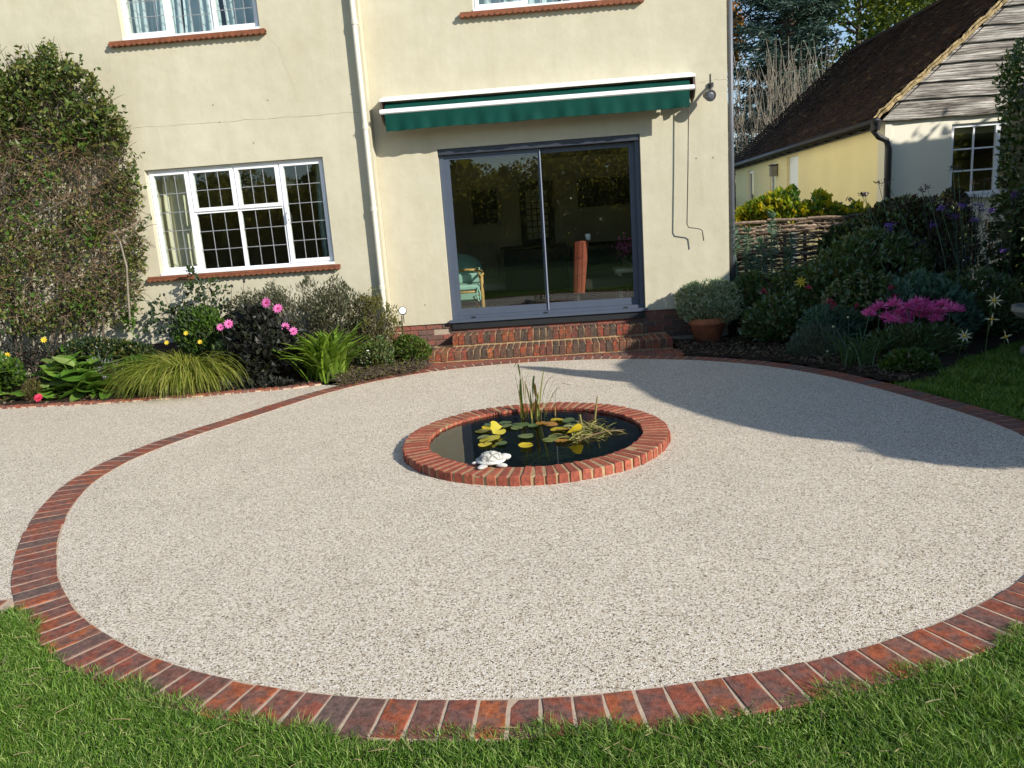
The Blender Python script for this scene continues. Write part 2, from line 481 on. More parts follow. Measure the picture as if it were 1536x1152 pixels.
t.links.new(bump(t, n1, .6, .012), p.inputs['Normal'])
MT['verge'] = basic('verge_mortar', (.42, .31, .15), .9, .35, 8, 30, .6, .02)
m, t, p, o = newmat('clay_roof_tile'); MT['tile'] = m
g = t.nodes.new('ShaderNodeNewGeometry')
r1 = ramp(t, [(0, (.026, .016, .011)), (.5, (.042, .025, .016)), (.85, (.056, .033, .020)), (.96, (.075, .042, .025)), (1, (.11, .09, .065))]); t.links.new(g.outputs['Random Per Island'], r1.inputs[0])
nn_ = noise(t, coords(t), 1.5, 5); r2 = ramp(t, [(.35, (.7, .7, .7)), (.7, (1.15, 1.1, 1))]); t.links.new(nn_, r2.inputs[0])
t.links.new(mixc(t, r1.outputs[0], r2.outputs[0], 1.0, 'MULTIPLY'), p.inputs['Base Color']); p.inputs['Roughness'].default_value = .9; p.inputs['Specular IOR Level'].default_value = .12
MT['wicker'] = brickmat('woven_willow', [(0, (.10, .07, .05)), (.4, (.20, .14, .095)), (.8, (.32, .23, .16)), (1, (.42, .32, .23))], (.09, .06, .045), .6, 0, .4)
MT['bark'] = basic('bark', (.085, .065, .045), .9, .35, 14, 50, .6, .01, stretch=(1, 1, .25))
MT['palebark'] = basic('pale_bark', (.21, .18, .135), .85, .3, 9, 40, .3, .01)
MT['twig'] = basic('dry_twig', (.13, .078, .040), .9, .4, 9, 40, .2)
MT['deadstem'] = basic('dead_stem', (.075, .055, .038), .9, .4, 12, 40, .2)
L_ = leafmat
MT['climber'] = L_('climber_leaf', [(.035, .065, .014), (.07, .12, .022), (.12, .17, .03), (.10, .08, .025), (.27, .29, .06)])
MT['climber_dry'] = L_('dry_leaf', [(.07, .05, .018), (.11, .085, .025), (.12, .14, .03), (.18, .15, .04)])
MT['bright'] = L_('bright_leaf', [(.05, .12, .015), (.085, .17, .02), (.14, .22, .03)], .4)
MT['hosta'] = L_('bergenia_leaf', [(.07, .16, .02), (.11, .23, .03), (.17, .29, .045), (.28, .36, .12)], .25, .3, .5, objrand=True)
MT['fountain'] = L_('fountain_grass_blade', [(.10, .15, .018), (.20, .25, .035), (.34, .37, .06), (.48, .45, .15)], .45)
MT['dahlia'] = L_('dark_dahlia_leaf', [(.010, .014, .010), (.018, .020, .015), (.03, .026, .022), (.022, .034, .014)], .1, .5, .3)
MT['strap'] = L_('strap_leaf', [(.10, .19, .02), (.18, .30, .03), (.30, .42, .07)], .3, .35, .5, objrand=True)
MT['hebe'] = L_('grey_shrub_leaf', [(.05, .06, .03), (.09, .10, .05), (.14, .145, .08), (.085, .06, .04)], .25)
MT['olive'] = L_('olive_shrub_leaf', [(.07, .08, .018), (.12, .125, .025), (.17, .14, .03)], .3)
MT['rose'] = L_('rose_leaf', [(.018, .035, .012), (.03, .055, .018), (.05, .08, .02)], .2)
MT['silver'] = L_('silver_leaf', [(.25, .27, .25), (.38, .40, .38)], .1)
MT['variegated'] = L_('variegated_leaf', [(.14, .22, .09), (.24, .31, .16), (.45, .50, .34), (.60, .63, .48)], .2)
MT['euphorbia'] = L_('euphorbia_leaf', [(.06, .13, .085), (.10, .20, .13), (.17, .26, .17)], .2)
MT['shade_shrub'] = L_('dark_border_leaf', [(.05, .105, .03), (.095, .17, .05), (.14, .20, .06), (.13, .10, .04)], .25, .28, .8)
MT['purpleleaf'] = L_('purple_border_leaf', [(.03, .032, .016), (.05, .045, .02), (.07, .04, .025)], .2)
MT['yellowleaf'] = L_('autumn_vine_leaf', [(.14, .22, .02), (.28, .34, .03), (.50, .46, .03), (.58, .42, .03)], .6)
MT['lavender'] = L_('lavender_leaf', [(.09, .13, .08), (.14, .18, .12)], .15)
MT['laurel'] = L_('laurel_leaf', [(.025, .06, .014), (.045, .095, .02), (.08, .14, .03), (.13, .15, .045)], .2, .28, .6)
MT['yew'] = L_('yew_leaf', [(.010, .022, .008), (.02, .04, .012)], .1)
MT['grass'] = L_('lawn_blade', [(.045, .105, .010), (.085, .19, .016), (.15, .30, .03), (.26, .42, .07), (.46, .52, .19)], .35, .5, .3)
MT['cedar'] = L_('cedar_needle', [(.035, .07, .06), (.06, .11, .092), (.10, .155, .13)], .15)
MT['ash'] = L_('ash_leaf', [(.035, .07, .02), (.07, .12, .028), (.12, .16, .035)], .45)
MT['lime'] = L_('lime_leaf', [(.07, .11, .018), (.14, .18, .028), (.25, .28, .04)], .5)
MT['far'] = L_('far_tree_leaf', [(.15, .17, .06), (.26, .26, .10), (.38, .32, .14), (.2, .22, .08)], .65)
MT['orange'] = L_('orange_leaf', [(.30, .12, .02), (.45, .20, .025), (.5, .3, .04)], .4)
MT['pink'] = L_('pink_petal', [(.62, .10, .36), (.78, .22, .52)], .3, .5, tint=(1.2, .8, 1.0))
MT['magenta'] = L_('magenta_petal', [(.78, .09, .42), (.90, .20, .55), (.95, .42, .68)], .35, .5, tint=(1.2, .8, 1.0))
MT['darkpink'] = L_('crimson_petal', [(.35, .01, .06), (.5, .03, .1)], .2)
MT['violet'] = L_('violet_petal', [(.16, .08, .38), (.28, .14, .5)], .2, tint=(1, .9, 1.2))
MT['yellow'] = L_('yellow_petal', [(.80, .52, .02), (.85, .65, .06)], .3)
MT['cream'] = L_('cream_petal', [(.78, .72, .42), (.80, .78, .58)], .3)
MT['redfl'] = L_('red_petal', [(.65, .03, .08), (.8, .08, .15)], .2)
MT['iris'] = L_('iris_leaf', [(.08, .14, .02), (.16, .20, .025), (.36, .30, .05), (.20, .09, .03)], .35, .4, .4, objrand=True)
MT['pad_y'] = L_('yellow_pad', [(.55, .40, .02), (.62, .48, .03), (.42, .38, .05)], .1, .3, .5, objrand=True)
MT['pad_g'] = L_('green_pad', [(.10, .15, .05), (.15, .19, .08), (.20, .22, .05)], .1, .3, .5, objrand=True)
MT['pad_o'] = L_('orange_pad', [(.42, .20, .03), (.32, .17, .05)], .1, .3, .5, objrand=True)
MT['weed'] = L_('pond_weed', [(.22, .24, .05), (.34, .34, .09), (.30, .22, .10), (.42, .40, .16)], .2)
MT['weed_deep'] = L_('submerged_weed', [(.16, .24, .06), (.30, .36, .10)], .2)
MT['straw'] = L_('straw', [(.28, .22, .10), (.40, .34, .17), (.20, .15, .07)], .2)
MT['litter'] = L_('leaf_litter', [(.10, .06, .035), (.16, .11, .06), (.22, .17, .11), (.07, .05, .03)], .1)

# ------------------------------------------------------------------ setting: ground, gravel, paths, soil
RC = np.array([-.144, 5.84])
FC = [3.3839, 0.0109, -0.0131, -0.0632, -0.0008, 0.0001, -0.07, 0.0039, -0.0039, -0.0334, -0.0387, 0.0244, -0.0083, -0.0128, -0.0095, 0.0053, -0.0034, -0.0056, -0.0014]
def ring_r(th):
    r = FC[0]+0*np.asarray(th, float)
    for k in range(1, 10): r = r+FC[2*k-1]*np.cos(k*th)+FC[2*k]*np.sin(k*th)
    return r
def ring_p(th, off=0.0):
    th = np.asarray(th, float)
    r = ring_r(th)+off
    return np.stack([RC[0]+r*np.cos(th), RC[1]+r*np.sin(th)], -1)
def ring_dist(p):
    e = p-RC; th = np.arctan2(e[:, 1], e[:, 0]); return np.hypot(e[:, 0], e[:, 1])-ring_r(th)
PC = np.array([-.19, 5.76]); PR = 1.04
YL, YR = 10.15, 10.35           # fronts of the left and right halves of the house
SX = -2.2                        # where the step between them is
mb = MB(); mb.add([(-90, -70, -.06), (90, -70, -.06), (90, 140, -.06), (-90, 140, -.06)], [np.array([(0, 1, 2, 3)])])
tag(mb.build('ground', MT['turf']), kind='structure')
# patio surface between pond and ring
a = np.linspace(0, 2*np.pi, 181)
rin = np.stack([PC[0]+.93*np.cos(a), PC[1]+.93*np.sin(a)], -1)
e = rin-RC; th = np.arctan2(e[:, 1], e[:, 0]); rout = ring_p(th, .004)
mb = MB(); P = np.stack([np.c_[rin*(1-u)+rout*u, np.zeros(181)] for u in (0, .33, .66, 1)], 1); mb.grid(P)
patio = tag(mb.build('patio', MT['gravel']), kind='structure')
# side path of the same gravel, to the left of the ring
edge_px = [(-260, 640), (-120, 626), (0, 613.5), (150, 606), (280, 596.5), (380, 588), (440, 583), (482, 577)]
EDGE = gp(edge_px)[:, :2]
FRONT = np.array([(-12.0, 2.6), (-6, 3.1), (-3.6, 3.36), (-2.75, 3.39)])
thl = np.linspace(rad(229), rad(123), 40)
arc = ring_p(thl, .212)
poly = np.concatenate([FRONT, arc[(arc[:, 0] < -2.3) & (arc[:, 1] > 3.45) & (arc[:, 1] < 8.66)], EDGE[::-1], [(-12, 8.5)]])
mb = MB(); mb.add(np.c_[poly, np.full(len(poly), -.002)], [np.arange(len(poly))[None]])
path = tag(mb.build('path', MT['gravel']), kind='structure')

BM = {}
def brick_mesh(l, w_, h, seed, c=.005, jit=.0016):
    rr = np.random.default_rng(seed)
    xs = np.array([-1, -.36, .33, 1, 1, 1, .36, -.33, -1, -1])*l/2; ys = np.array([-1, -1, -1, -1, 0, 1, 1, 1, 1, 0])*w_/2
    k = 10; e1 = 1-np.abs(rr.normal(0, 1, k))*jit*2/w_; e1[rr.integers(0, k)] -= rr.uniform(0, .05)
    V = [np.stack([xs, ys, np.zeros(k)], -1), np.stack([xs*(1-(1-e1)*w_/l), ys*e1, h-c+rr.normal(0, jit*.5, k)], -1), np.stack([xs-np.sign(xs)*(np.abs(xs) > l*.4)*c*rr.uniform(.7, 1.6, k), ys*(1-(1-e1))-np.sign(ys)*c*rr.uniform(.7, 1.6, k), h+rr.normal(0, jit*.3, k)], -1)]
    Q = [(r_*k+q, r_*k+(q+1) % k, r_*k+k+(q+1) % k, r_*k+k+q) for r_ in range(2) for q in range(k)]
    return mesh_np('brick', np.concatenate(V), [np.array(Q), np.arange(2*k, 3*k)[None]])
def bricks_of(l, w_, h, mat, n=4, c=.005, jit=.0016):
    key = (round(l, 3), round(w_, 3), round(h, 3), mat)
    if key not in BM:
        BM[key] = [brick_mesh(l, w_, h, 7*i+int(l*1000), c, jit) for i in range(n)]
        for x in BM[key]: x.materials.append(MT[mat])
    return BM[key]
def put(me, name, loc, rotz=0, parent=None, rot=None, scale=None):
    o = bpy.data.objects.new(name, me)
    o.location = np.array(loc)-root_loc(parent)
    o.rotation_euler = rot if rot is not None else (0, 0, rotz)
    if scale is not None: o.scale = scale
    return link(o, parent)
# ring of bricks: mortar bed (structure) that carries every brick
th = np.linspace(0, 2*np.pi, 241)
mb = MB(); mb.grid(np.stack([np.c_[ring_p(th, -.006), np.full(241, -.05)], np.c_[ring_p(th, -.003), np.full(241, .0018)], np.c_[ring_p(th, .212), np.full(241, .0018)], np.c_[ring_p(th, .216), np.full(241, -.05)]], 1))
ringo = tag(mb.build('path_edging', MT['mortar']), kind='structure')
tt = np.linspace(0, 2*np.pi, 4001); pp = ring_p(tt, .004); L = np.r_[0, np.cumsum(np.hypot(*np.diff(pp, axis=0).T))]
nb = int(L[-1]/.1115)
ths = np.interp((np.arange(nb)+.5)/nb*L[-1], L, tt)
ms = bricks_of(.213, .1055, .07, 'ring_brick', 8, .0026, .0009)
for i, q in enumerate(ths):
    p_ = ring_p(q); d = ring_p(q+.01)-ring_p(q-.01); ang = math.atan2(d[1], d[0])-math.pi/2
    nrm = np.array([math.cos(ang), math.sin(ang)])
    c_ = p_+nrm*(.108+R.normal(0, .0025))
    put(ms[int(R.integers(0, 8))], 'brick', (c_[0], c_[1], -.0655+R.normal(0, .0009)), 0, ringo, rot=(R.normal(0, .004), R.normal(0, .003), ang+R.normal(0, .012)))
# bricks filling between the ring and the bottom step
for i, x in enumerate(np.arange(-1.62, 1.55, .1085)):
    tq = np.linspace(rad(50), rad(130), 200); oq = ring_p(tq, .222); y0 = np.interp(x, oq[::-1, 0], oq[::-1, 1])
    dpt = 9.655-y0
    k = 1 if dpt < .3 else 2
    for j in range(k):
        l_ = dpt/k-.012
        put(ms[(i+j) % 4], 'brick', (x, y0+dpt*(j+.5)/k, -.064), 0, ringo, rot=(R.normal(0, .006), 0, rad(90)+R.normal(0, .02)), scale=(l_/.213, .97, 1))
mb = MB(); mb.add([(-1.7, 9.1, -.004), (1.6, 9.1, -.004), (1.6, 9.68, -.004), (-1.7, 9.68, -.004)], [np.array([(0, 1, 2, 3)])]); mb.build('mortar_bed', MT['mortar'], ringo)
# brick edging of the left border
seg = EDGE; Ls = np.r_[0, np.cumsum(np.hypot(*np.diff(seg, axis=0).T))]
mb = MB()
dn = norm(np.gradient(seg, axis=0)); nn = np.stack([-dn[:, 1], dn[:, 0]], -1)
mb.grid(np.stack([np.c_[seg, np.full(len(seg), -.03)], np.c_[seg, np.full(len(seg), .012)], np.c_[seg+nn*.1, np.full(len(seg), .012)], np.c_[seg+nn*.1, np.full(len(seg), -.03)]], 1))
bord = tag(mb.build('border_edging', MT['mortar']), kind='structure')
me_ = bricks_of(.102, .074, .07, 'ring_brick')
for i, s_ in enumerate(np.arange(.04, Ls[-1]-.02, .086)):
    x = np.interp(s_, Ls, seg[:, 0]); y = np.interp(s_, Ls, seg[:, 1])
    x2 = np.interp(s_+.02, Ls, seg[:, 0]); y2 = np.interp(s_+.02, Ls, seg[:, 1]); ang = math.atan2(y2-y, x2-x)
    put(me_[i % 4], 'brick', (x-math.sin(ang)*.05, y+math.cos(ang)*.05, -.045+R.normal(0, .002)), 0, bord, rot=(R.normal(0, .02), R.normal(0, .02), ang+math.pi/2))
# brick edging where the side path meets the lawn
seg = FRONT[1:]
mb = MB(); mb.box(-3.5, -2.76, 3.27, 3.41, -.05, .001)
lane = tag(mb.build('lawn_edging', MT['mortar']), kind='structure')
for i, x in enumerate(np.arange(-4.5, -2.8, .225)):
    put(bricks_of(.215, .102, .07, 'ring_brick')[i % 4], 'brick', (x, np.interp(x, FRONT[:, 0], FRONT[:, 1])-.045, -.063), rad(2), lane)

def soil(name, poly, z0=.0, step=.06, amp=.03, mat='soil'):
    poly = np.asarray(poly); lo, hi = poly.min(0), poly.max(0)
    xs = np.arange(lo[0], hi[0]+step, step); ys = np.arange(lo[1], hi[1]+step, step)
    X, Y = np.meshgrid(xs, ys, indexing='ij')
    Z = z0+amp*(R.uniform(0, 1, X.shape)*.7+.4*np.sin(X*7)*np.sin(Y*9))
    mb = MB(); V = np.stack([X, Y, Z], -1).reshape(-1, 3); b_ = len(ys)
    i, j = np.meshgrid(np.arange(len(xs)-1), np.arange(len(ys)-1), indexing='ij')
    Q = np.stack([i*b_+j, (i+1)*b_+j, (i+1)*b_+j+1, i*b_+j+1], -1).reshape(-1, 4)
    c_ = V[Q].mean(1)[:, :2]; Q = Q[inpoly(c_, poly)]
    used, inv = np.unique(Q, return_inverse=True)
    mb.add(V[used], [inv.reshape(Q.shape)])
    return tag(mb.build(name, MT[mat], smooth=False), kind='structure')
ar = ring_p(np.linspace(rad(137), rad(112), 12), .225)
LB = np.concatenate([EDGE+np.array([0, .11]), ar[ar[:, 1] > 8.75], [(-1.66, 9.2), (-1.66, 10.4), (-9, 10.4), (-9, 8.4)]])
soil('soil', LB, .0)
ar = ring_p(np.linspace(rad(66), rad(21), 30), .225)
RB = np.concatenate([ar, [(3.5, 7.1), (4.2, 7.9), (5.0, 8.6), (5.6, 8.9), (8.0, 9.4), (9, 12.5), (2.3, 12.5), (2.3, 10.3), (1.56, 10.3), (1.56, 9.3)]])
soil('soil', RB, .0)

# ------------------------------------------------------------------ house
house = thing('house', 'cream rendered two storey house with white leaded windows and grey sliding patio door', 'house', (0, YR, 0))
def wall_holes(mb, x0, x1, z0, z1, yf, yb, holes):
    xs = sorted({x0, x1, *[h[0] for h in holes], *[h[1] for h in holes]}); zs = sorted({z0, z1, *[h[2] for h in holes], *[h[3] for h in holes]})
    solid = {}
    for i in range(len(xs)-1):
        for j in range(len(zs)-1):
            cx, cz = (xs[i]+xs[i+1])/2, (zs[j]+zs[j+1])/2
            solid[i, j] = not any(h[0] < cx < h[1] and h[2] < cz < h[3] for h in holes)
    for (i, j), s_ in solid.items():
        if not s_: continue
        a, b, c, d = xs[i], xs[i+1], zs[j], zs[j+1]
        mb.add([(a, yf, c), (b, yf, c), (b, yf, d), (a, yf, d)], [np.array([(0, 1, 2, 3)])])
        mb.add([(a, yb, c), (b, yb, c), (b, yb, d), (a, yb, d)], [np.array([(3, 2, 1, 0)])])
        for (di, dj, q) in ((-1, 0, [(a, yf, c), (a, yf, d), (a, yb, d), (a, yb, c)]), (1, 0, [(b, yf, c), (b, yb, c), (b, yb, d), (b, yf, d)]),
                            (0, -1, [(a, yf, c), (a, yb, c), (b, yb, c), (b, yf, c)]), (0, 1, [(a, yf, d), (b, yf, d), (b, yb, d), (a, yb, d)])):
            if not solid.get((i+di, j+dj), False): mb.add(q, [np.array([(0, 1, 2, 3)])])
W1 = (-5.27, -2.865, 1.345, 2.735)          # lower left window opening
W2 = (-5.27, -3.475, 4.33, 5.25)            # upper left window
W3 = (-.78, 1.29, 4.365, 5.25)              # upper right window
DO = (-1.385, 1.272, .45, 2.735)            # patio door
DPC = .43
mb = MB(); wall_holes(mb, -9, SX, DPC, 5.6, YL, YL+.3, [W1, W2]); mb.build('wall', MT['render'], house)
mb = MB(); wall_holes(mb, SX+.002, 2.4, DPC, 5.6, YR, YR+.3, [W3, (DO[0], DO[1], DPC, DO[3])]); mb.build('wall', MT['render'], house)
mb = MB(); mb.box(2.1, 2.4, YR+.3, 18, DPC, 5.6); mb.build('wall', MT['pale_render'], house)  # unseen flank, given a paler colour to bounce light onto the outbuilding
mb = MB(); mb.box(-9, -8.7, YL+.3, 18, 0, 5.6); mb.box(-9, 2.4, 18, 18.3, 0, 5.6); mb.build('wall', MT['render'], house)
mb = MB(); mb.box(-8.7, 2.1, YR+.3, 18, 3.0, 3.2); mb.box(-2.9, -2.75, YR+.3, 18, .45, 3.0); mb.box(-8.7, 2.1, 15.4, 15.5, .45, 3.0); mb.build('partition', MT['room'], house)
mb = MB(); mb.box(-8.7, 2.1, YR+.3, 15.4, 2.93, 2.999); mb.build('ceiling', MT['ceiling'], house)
mb = MB(); mb.box(-8.7, 2.1, YL+.3, 18, .3, .45); mb.build('floor', MT['oak'], house)
mb = MB(); mb.box(-8.7, 2.1, 12.4, 12.5, 3.2, 5.6); mb.build('partition', MT['room'], house)
# roof, out of the picture above the eaves
mb = MB(); e0, e1, f0, f1, ze, zr = -9.3, 2.7, 9.9, 18.6, 5.6, 8.6
mb.add([(e0, f0, ze), (e1, f0, ze), (e1, f1, ze), (e0, f1, ze), (e0+4, (f0+f1)/2, zr), (e1-4, (f0+f1)/2, zr)], [np.array([(0, 1, 5, 4), (2, 3, 4, 5)]), np.array([(1, 2, 5), (3, 0, 4)])])
mb.box(e0, e1, f0, f1, ze-.05, ze-.001)
mb.build('roof', MT['tile'], house)
# plinth bricks
mb = MB(); mb.box(-9, SX-.001, YL+.034, YL+.3, -.3, DPC-.002); mb.box(SX, 2.38, YR+.034, YR+.3, -.3, DPC-.002); mb.box(2.1, 2.38, YR+.3, 18, -.3, DPC-.002); mb.build('plinth', MT['mortar_dark'], house)
pm = bricks_of(.215, .102, .065, 'plinth_brick')
for c_ in range(5):
    z = DPC-.075*(c_+1)+.004
    for k, x in enumerate(np.arange(SX+.11, 2.34, .225)):
        if c_ in (1,) and k == 2: continue
        xx = x+(.1125 if c_ % 2 else 0)
        if xx > 2.29: continue
        put(pm[k % 4], 'brick', (xx, YR+.068+R.normal(0, .0015), z), 0, house)
for c_ in range(3):
    z = DPC-.075*(c_+1)+.004
    for k, x in enumerate(np.arange(-7.5, SX-.1, .225)):
        put(pm[k % 4], 'brick', (x+(.1125 if c_ % 2 else 0), YL+.068+R.normal(0, .0015), z), 0, house)
# airbrick
ax = SX+.11+.225*2+.1125; az = DPC-.15+.004
mb = MB(); mb.box(ax-.1075, ax+.1075, YR+.04, YR+.1, az, az+.065)
ab = mb.build('airbrick', MT['terracotta'], house)
mb = MB()
for i in range(9):
    for j in range(2): mb.box(ax-.092+i*.0205, ax-.092+i*.0205+.012, YR+.0375, YR+.0395, az+.012+j*.025, az+.028+j*.025)
mb.build('vent_holes', MT['black'], ab)
# hairline cracks and joint in the render
def crackline(pts, Y, r=.0028):
    q = np.array(pts, float); n = 24; s_ = np.linspace(0, len(q)-1, n)
    q = np.stack([np.interp(s_, np.arange(len(q)), q[:, k]) for k in (0, 1)], -1)+R.normal(0, .7, (n, 2))
    P = yp(q, Y-.0005); MBx = MB(); MBx.tube(P, r*R.uniform(.4, 1.1, n), 4); MBx.build('crack', MT['crack'], house)
crackline([(190, 193), (300, 185), (420, 177), (538, 168)], YL)
crackline([(400, 55), (418, 70), (425, 95), (440, 125), (447, 155)], YL, .0018)
crackline([(1047, 124), (1068, 120), (1091, 119)], YR, .002)
crackline([(165, 78), (164, 110)], YL, .0014)
# small fixing plugs left in the render
mb = MB()
for (x, y, Y) in ((527, 141, YL), (531, 203, YL), (320, 157, YL), (402, 150, YL), (381, 214, YL), (330, 183, YL), (1045, 237, YR), (638, 457, YR), (1070, 236, YR)):
    q = y1(x, y, Y); mb.box(q[0]-.008, q[0]+.008, Y-.006, Y+.004, q[2]-.008, q[2]+.008)
mb.build('wall_plugs', MT['crack'], house)

def frame(mb, x0, x1, z0, z1, y0, y1_, t_):
    t_ = t_ if isinstance(t_, tuple) else (t_,)*4      # left, right, bottom, top
    mb.box(x0, x0+t_[0], y0, y1_, z0, z1); mb.box(x1-t_[1], x1, y0, y1_, z0, z1)
    mb.box(x0+t_[0], x1-t_[1], y0+.0015, y1_, z0, z0+t_[2]); mb.box(x0+t_[0], x1-t_[1], y0+.0015, y1_, z1-t_[3], z1)
def leaded(win, x0, x1, z0, z1, y, nc, nr):
    mb = MB(); mb.box(x0, x1, y, y+.006, z0, z1); mb.build('pane', MT['glass'], win)
    mb = MB()
    for i in range(1, nc): xx = x0+(x1-x0)*i/nc; mb.box(xx-.0045, xx+.0045, y-.004, y-.0005, z0, z1)
    for j in range(1, nr): zz = z0+(z1-z0)*j/nr; mb.box(x0, x1, y-.0048, y-.0005, zz-.0045, zz+.0045)
    mb.build('glazing_lead', MT['lead'], win)
def tile_sill(win, x0, x1, z, Yw):
    """two courses of creasing tiles with a scalloped underside"""
    mb = MB(); n = int((x1-x0)/.075)
    mb.box(x0+.01, x1-.01, Yw-.058, Yw+.05, z+.002, z+.026)
    for i in range(n):
        a = x0+(x1-x0)*i/n; b = x0+(x1-x0)*(i+1)/n; m_ = (a+b)/2; dd = R.normal(0, .002)
        xs = np.linspace(a+.001, b-.001, 5); zb = z-.026-.016*np.sin(np.linspace(0, np.pi, 5))
        P = np.stack([np.stack([xs, np.full(5, yy), zz], -1) for yy, zz in ((Yw+.03, zb), (Yw-.075+dd, zb), (Yw-.077+dd, np.full(5, z-.001)), (Yw+.03, np.full(5, z-.001)))], 0)
        mb.grid(P)
    mb.build('sill', MT['sill'], win)
def lights_window(op, Yw, cols, sill=True, handle=None, rec=.075):
    x0, x1, z0, z1 = op; y = Yw+rec
    mb = MB(); frame(mb, x0+.003, x1-.003, z0+.003, z1-.003, y, y+.06, (.03, .03, .05, .03))
    for c_ in cols[1:]:
        mb.box(c_[0]-.022, c_[0]+.022, y+.003, y+.055, z0+.053, z1-.033)
    mb.box(x0+.003, x1-.003, Yw-.012, y-.001, z0+.002, z0+.035)
    win = mb.build('window', MT['upvc'], house)
    for (a, b, casement, parts) in cols:
        for (za, zb, cs, nc, nr) in parts:
            if cs:
                mb = MB(); frame(mb, a+.012, b-.012, za, zb, y-.014, y+.045, .046); mb.build('sash', MT['upvc'], win); t_ = .058; yy = y+.004
            else: t_ = .022; yy = y+.02
            leaded(win, a+t_, b-t_, za+t_-.012, zb-t_+.012, yy, nc, nr)
    if handle:
        hx, hz = handle; mb = MB(); mb.tube([(hx, y-.015, hz+.06), (hx+.004, y-.05, hz+.04), (hx+.012, y-.055, hz-.02), (hx+.012, y-.05, hz-.07)], .009, 6); mb.build('handle', MT['awn_white'], win, smooth=True)
    if sill: tile_sill(win, x0-.17, x1+.085, z0-.028, Yw)
    return win
x0, x1, z0, z1 = W1; wd = x1-x0
c1, c2, c3 = x0+wd*.232, x0+wd*.488, x0+wd*.742
zm = z0+(z1-z0)*.585
win1 = lights_window(W1, YL, [(x0+.02, c1, True, [(z0+.055, z1-.03, True, 3, 5)]), (c1, c2, False, [(z0+.05, zm-.01, False, 3, 3), (zm, z1-.03, True, 3, 2)]),
    (c2, c3, False, [(z0+.05, zm-.01, False, 3, 3), (zm, z1-.03, True, 3, 2)]), (c3, x1-.02, True, [(z0+.055, z1-.03, True, 3, 5)])], handle=(c3+.05, 2.02))
mb = MB(); mb.box(c1+.022, c3-.022, YL+.08, YL+.125, zm-.03, zm+.004); mb.build('transom', MT['upvc'], win1)
x0, x1, z0, z1 = W2; wd = x1-x0
c1, c2 = x0+wd*.345, x0+wd*.655
win2 = lights_window(W2, YL, [(x0+.02, c1, True, [(z0+.055, z1-.03, True, 4, 4)]), (c1, c2, False, [(z0+.05, z1-.03, False, 4, 4)]), (c2, x1-.02, True, [(z0+.055, z1-.03, True, 4, 4)])])
x0, x1, z0, z1 = W3; wd = x1-x0
c1, c2 = x0+wd*.33, x0+wd*.66
win3 = lights_window(W3, YR, [(x0+.02, c1, True, [(z0+.055, z1-.03, True, 4, 4)]), (c1, c2, False, [(z0+.05, z1-.03, False, 4, 4)]), (c2, x1-.02, True, [(z0+.055, z1-.03, True, 4, 4)])])
win2['label'] = 'white three light leaded window at the upper left, pale curtains behind'
win1['label'] = 'white four column leaded window above the flower border'
win3['label'] = 'white leaded window above the awning, cut by the top of the picture'

# sliding patio door
x0, x1, z0, z1 = DO; y = YR+.07
mb = MB(); frame(mb, x0+.003, x1-.003, z0, z1-.003, y, y+.12, (.06, .06, .06, .05))
mb.box(x0-.02, x1+.02, YR-.05, y-.002, z0-.018, z0+.02)       # sill nose
door = mb.build('patio_door', MT['anthracite'], house)
door['label'] = 'two pane sliding door with slate grey frame'
mb = MB(); mb.box(x0+.004, x1-.004, YR+.015, y-.002, z1-.075, z1-.004); mb.build('head_trim', MT['anthracite_dark'], door)
xm = (x0+x1)/2+.005
for (a, b, yy, ml, mr) in ((x0+.062, xm+.02, y+.012, .075, .034), (xm-.03, x1-.062, y+.062, .034, .075)):
    mb = MB(); frame(mb, a, b, z0+.062, z1-.08, yy, yy+.045, (ml, mr, .095, .06)); mb.build('door_leaf', MT['anthracite'], door)
    mb = MB(); mb.box(a+ml+.001, b-mr-.001, yy+.018, yy+.028, z0+.158, z1-.141); mb.build('pane', MT['glass'], door)
mb = MB()
mb.box(xm+.006, xm+.0195, y-.006, y+.0115, z0+.07, z1-.09); mb.build('interlock', MT['interlock'], door)
mb = MB()
for xx in (x0+.30, x0+1.30, x1-.26): mb.box(xx-.028, xx+.028, y-.004, y-.0005, z0+.026, z0+.044)
mb.build('drain_cap', MT['black'], door)
mb = MB(); mb.box(x0+.01, x1-.01, YR-.02, YR+.07, DPC-.09, DPC-.004); mb.build('sill_shade', MT['black'], door)  # black strip stands in for the shadow gap below the sill

# cream downpipe at the step in the wall
PX = SX-.045; mb = MB()
mb.tube([(PX-.005, YL-.075, 5.6), (PX-.003, YL-.075, 3.4), (PX, YL-.078, .5), (PX, YL-.085, .12)], .034, 12)
dp = mb.build('drainpipe', MT['pipe'], house, smooth=True)
for z in (3.05, 2.02, 1.0, 4.3):
    mb = MB(); mb.lathe((PX-.002, YL-.076, z), [(.034, -.03), (.041, -.028), (.041, .028), (.034, .03)], 14); mb.box(PX-.02, PX+.02, YL-.045, YL-.001, z-.015, z+.015)
    mb.build('pipe_bracket', MT['pipe'], dp)
mb = MB(); mb.tube([(2.47, YR+.12, 5.55), (2.47, YR+.12, .05)], .034, 10); gp_ = mb.build('drainpipe', MT['greypipe'], house, smooth=True)

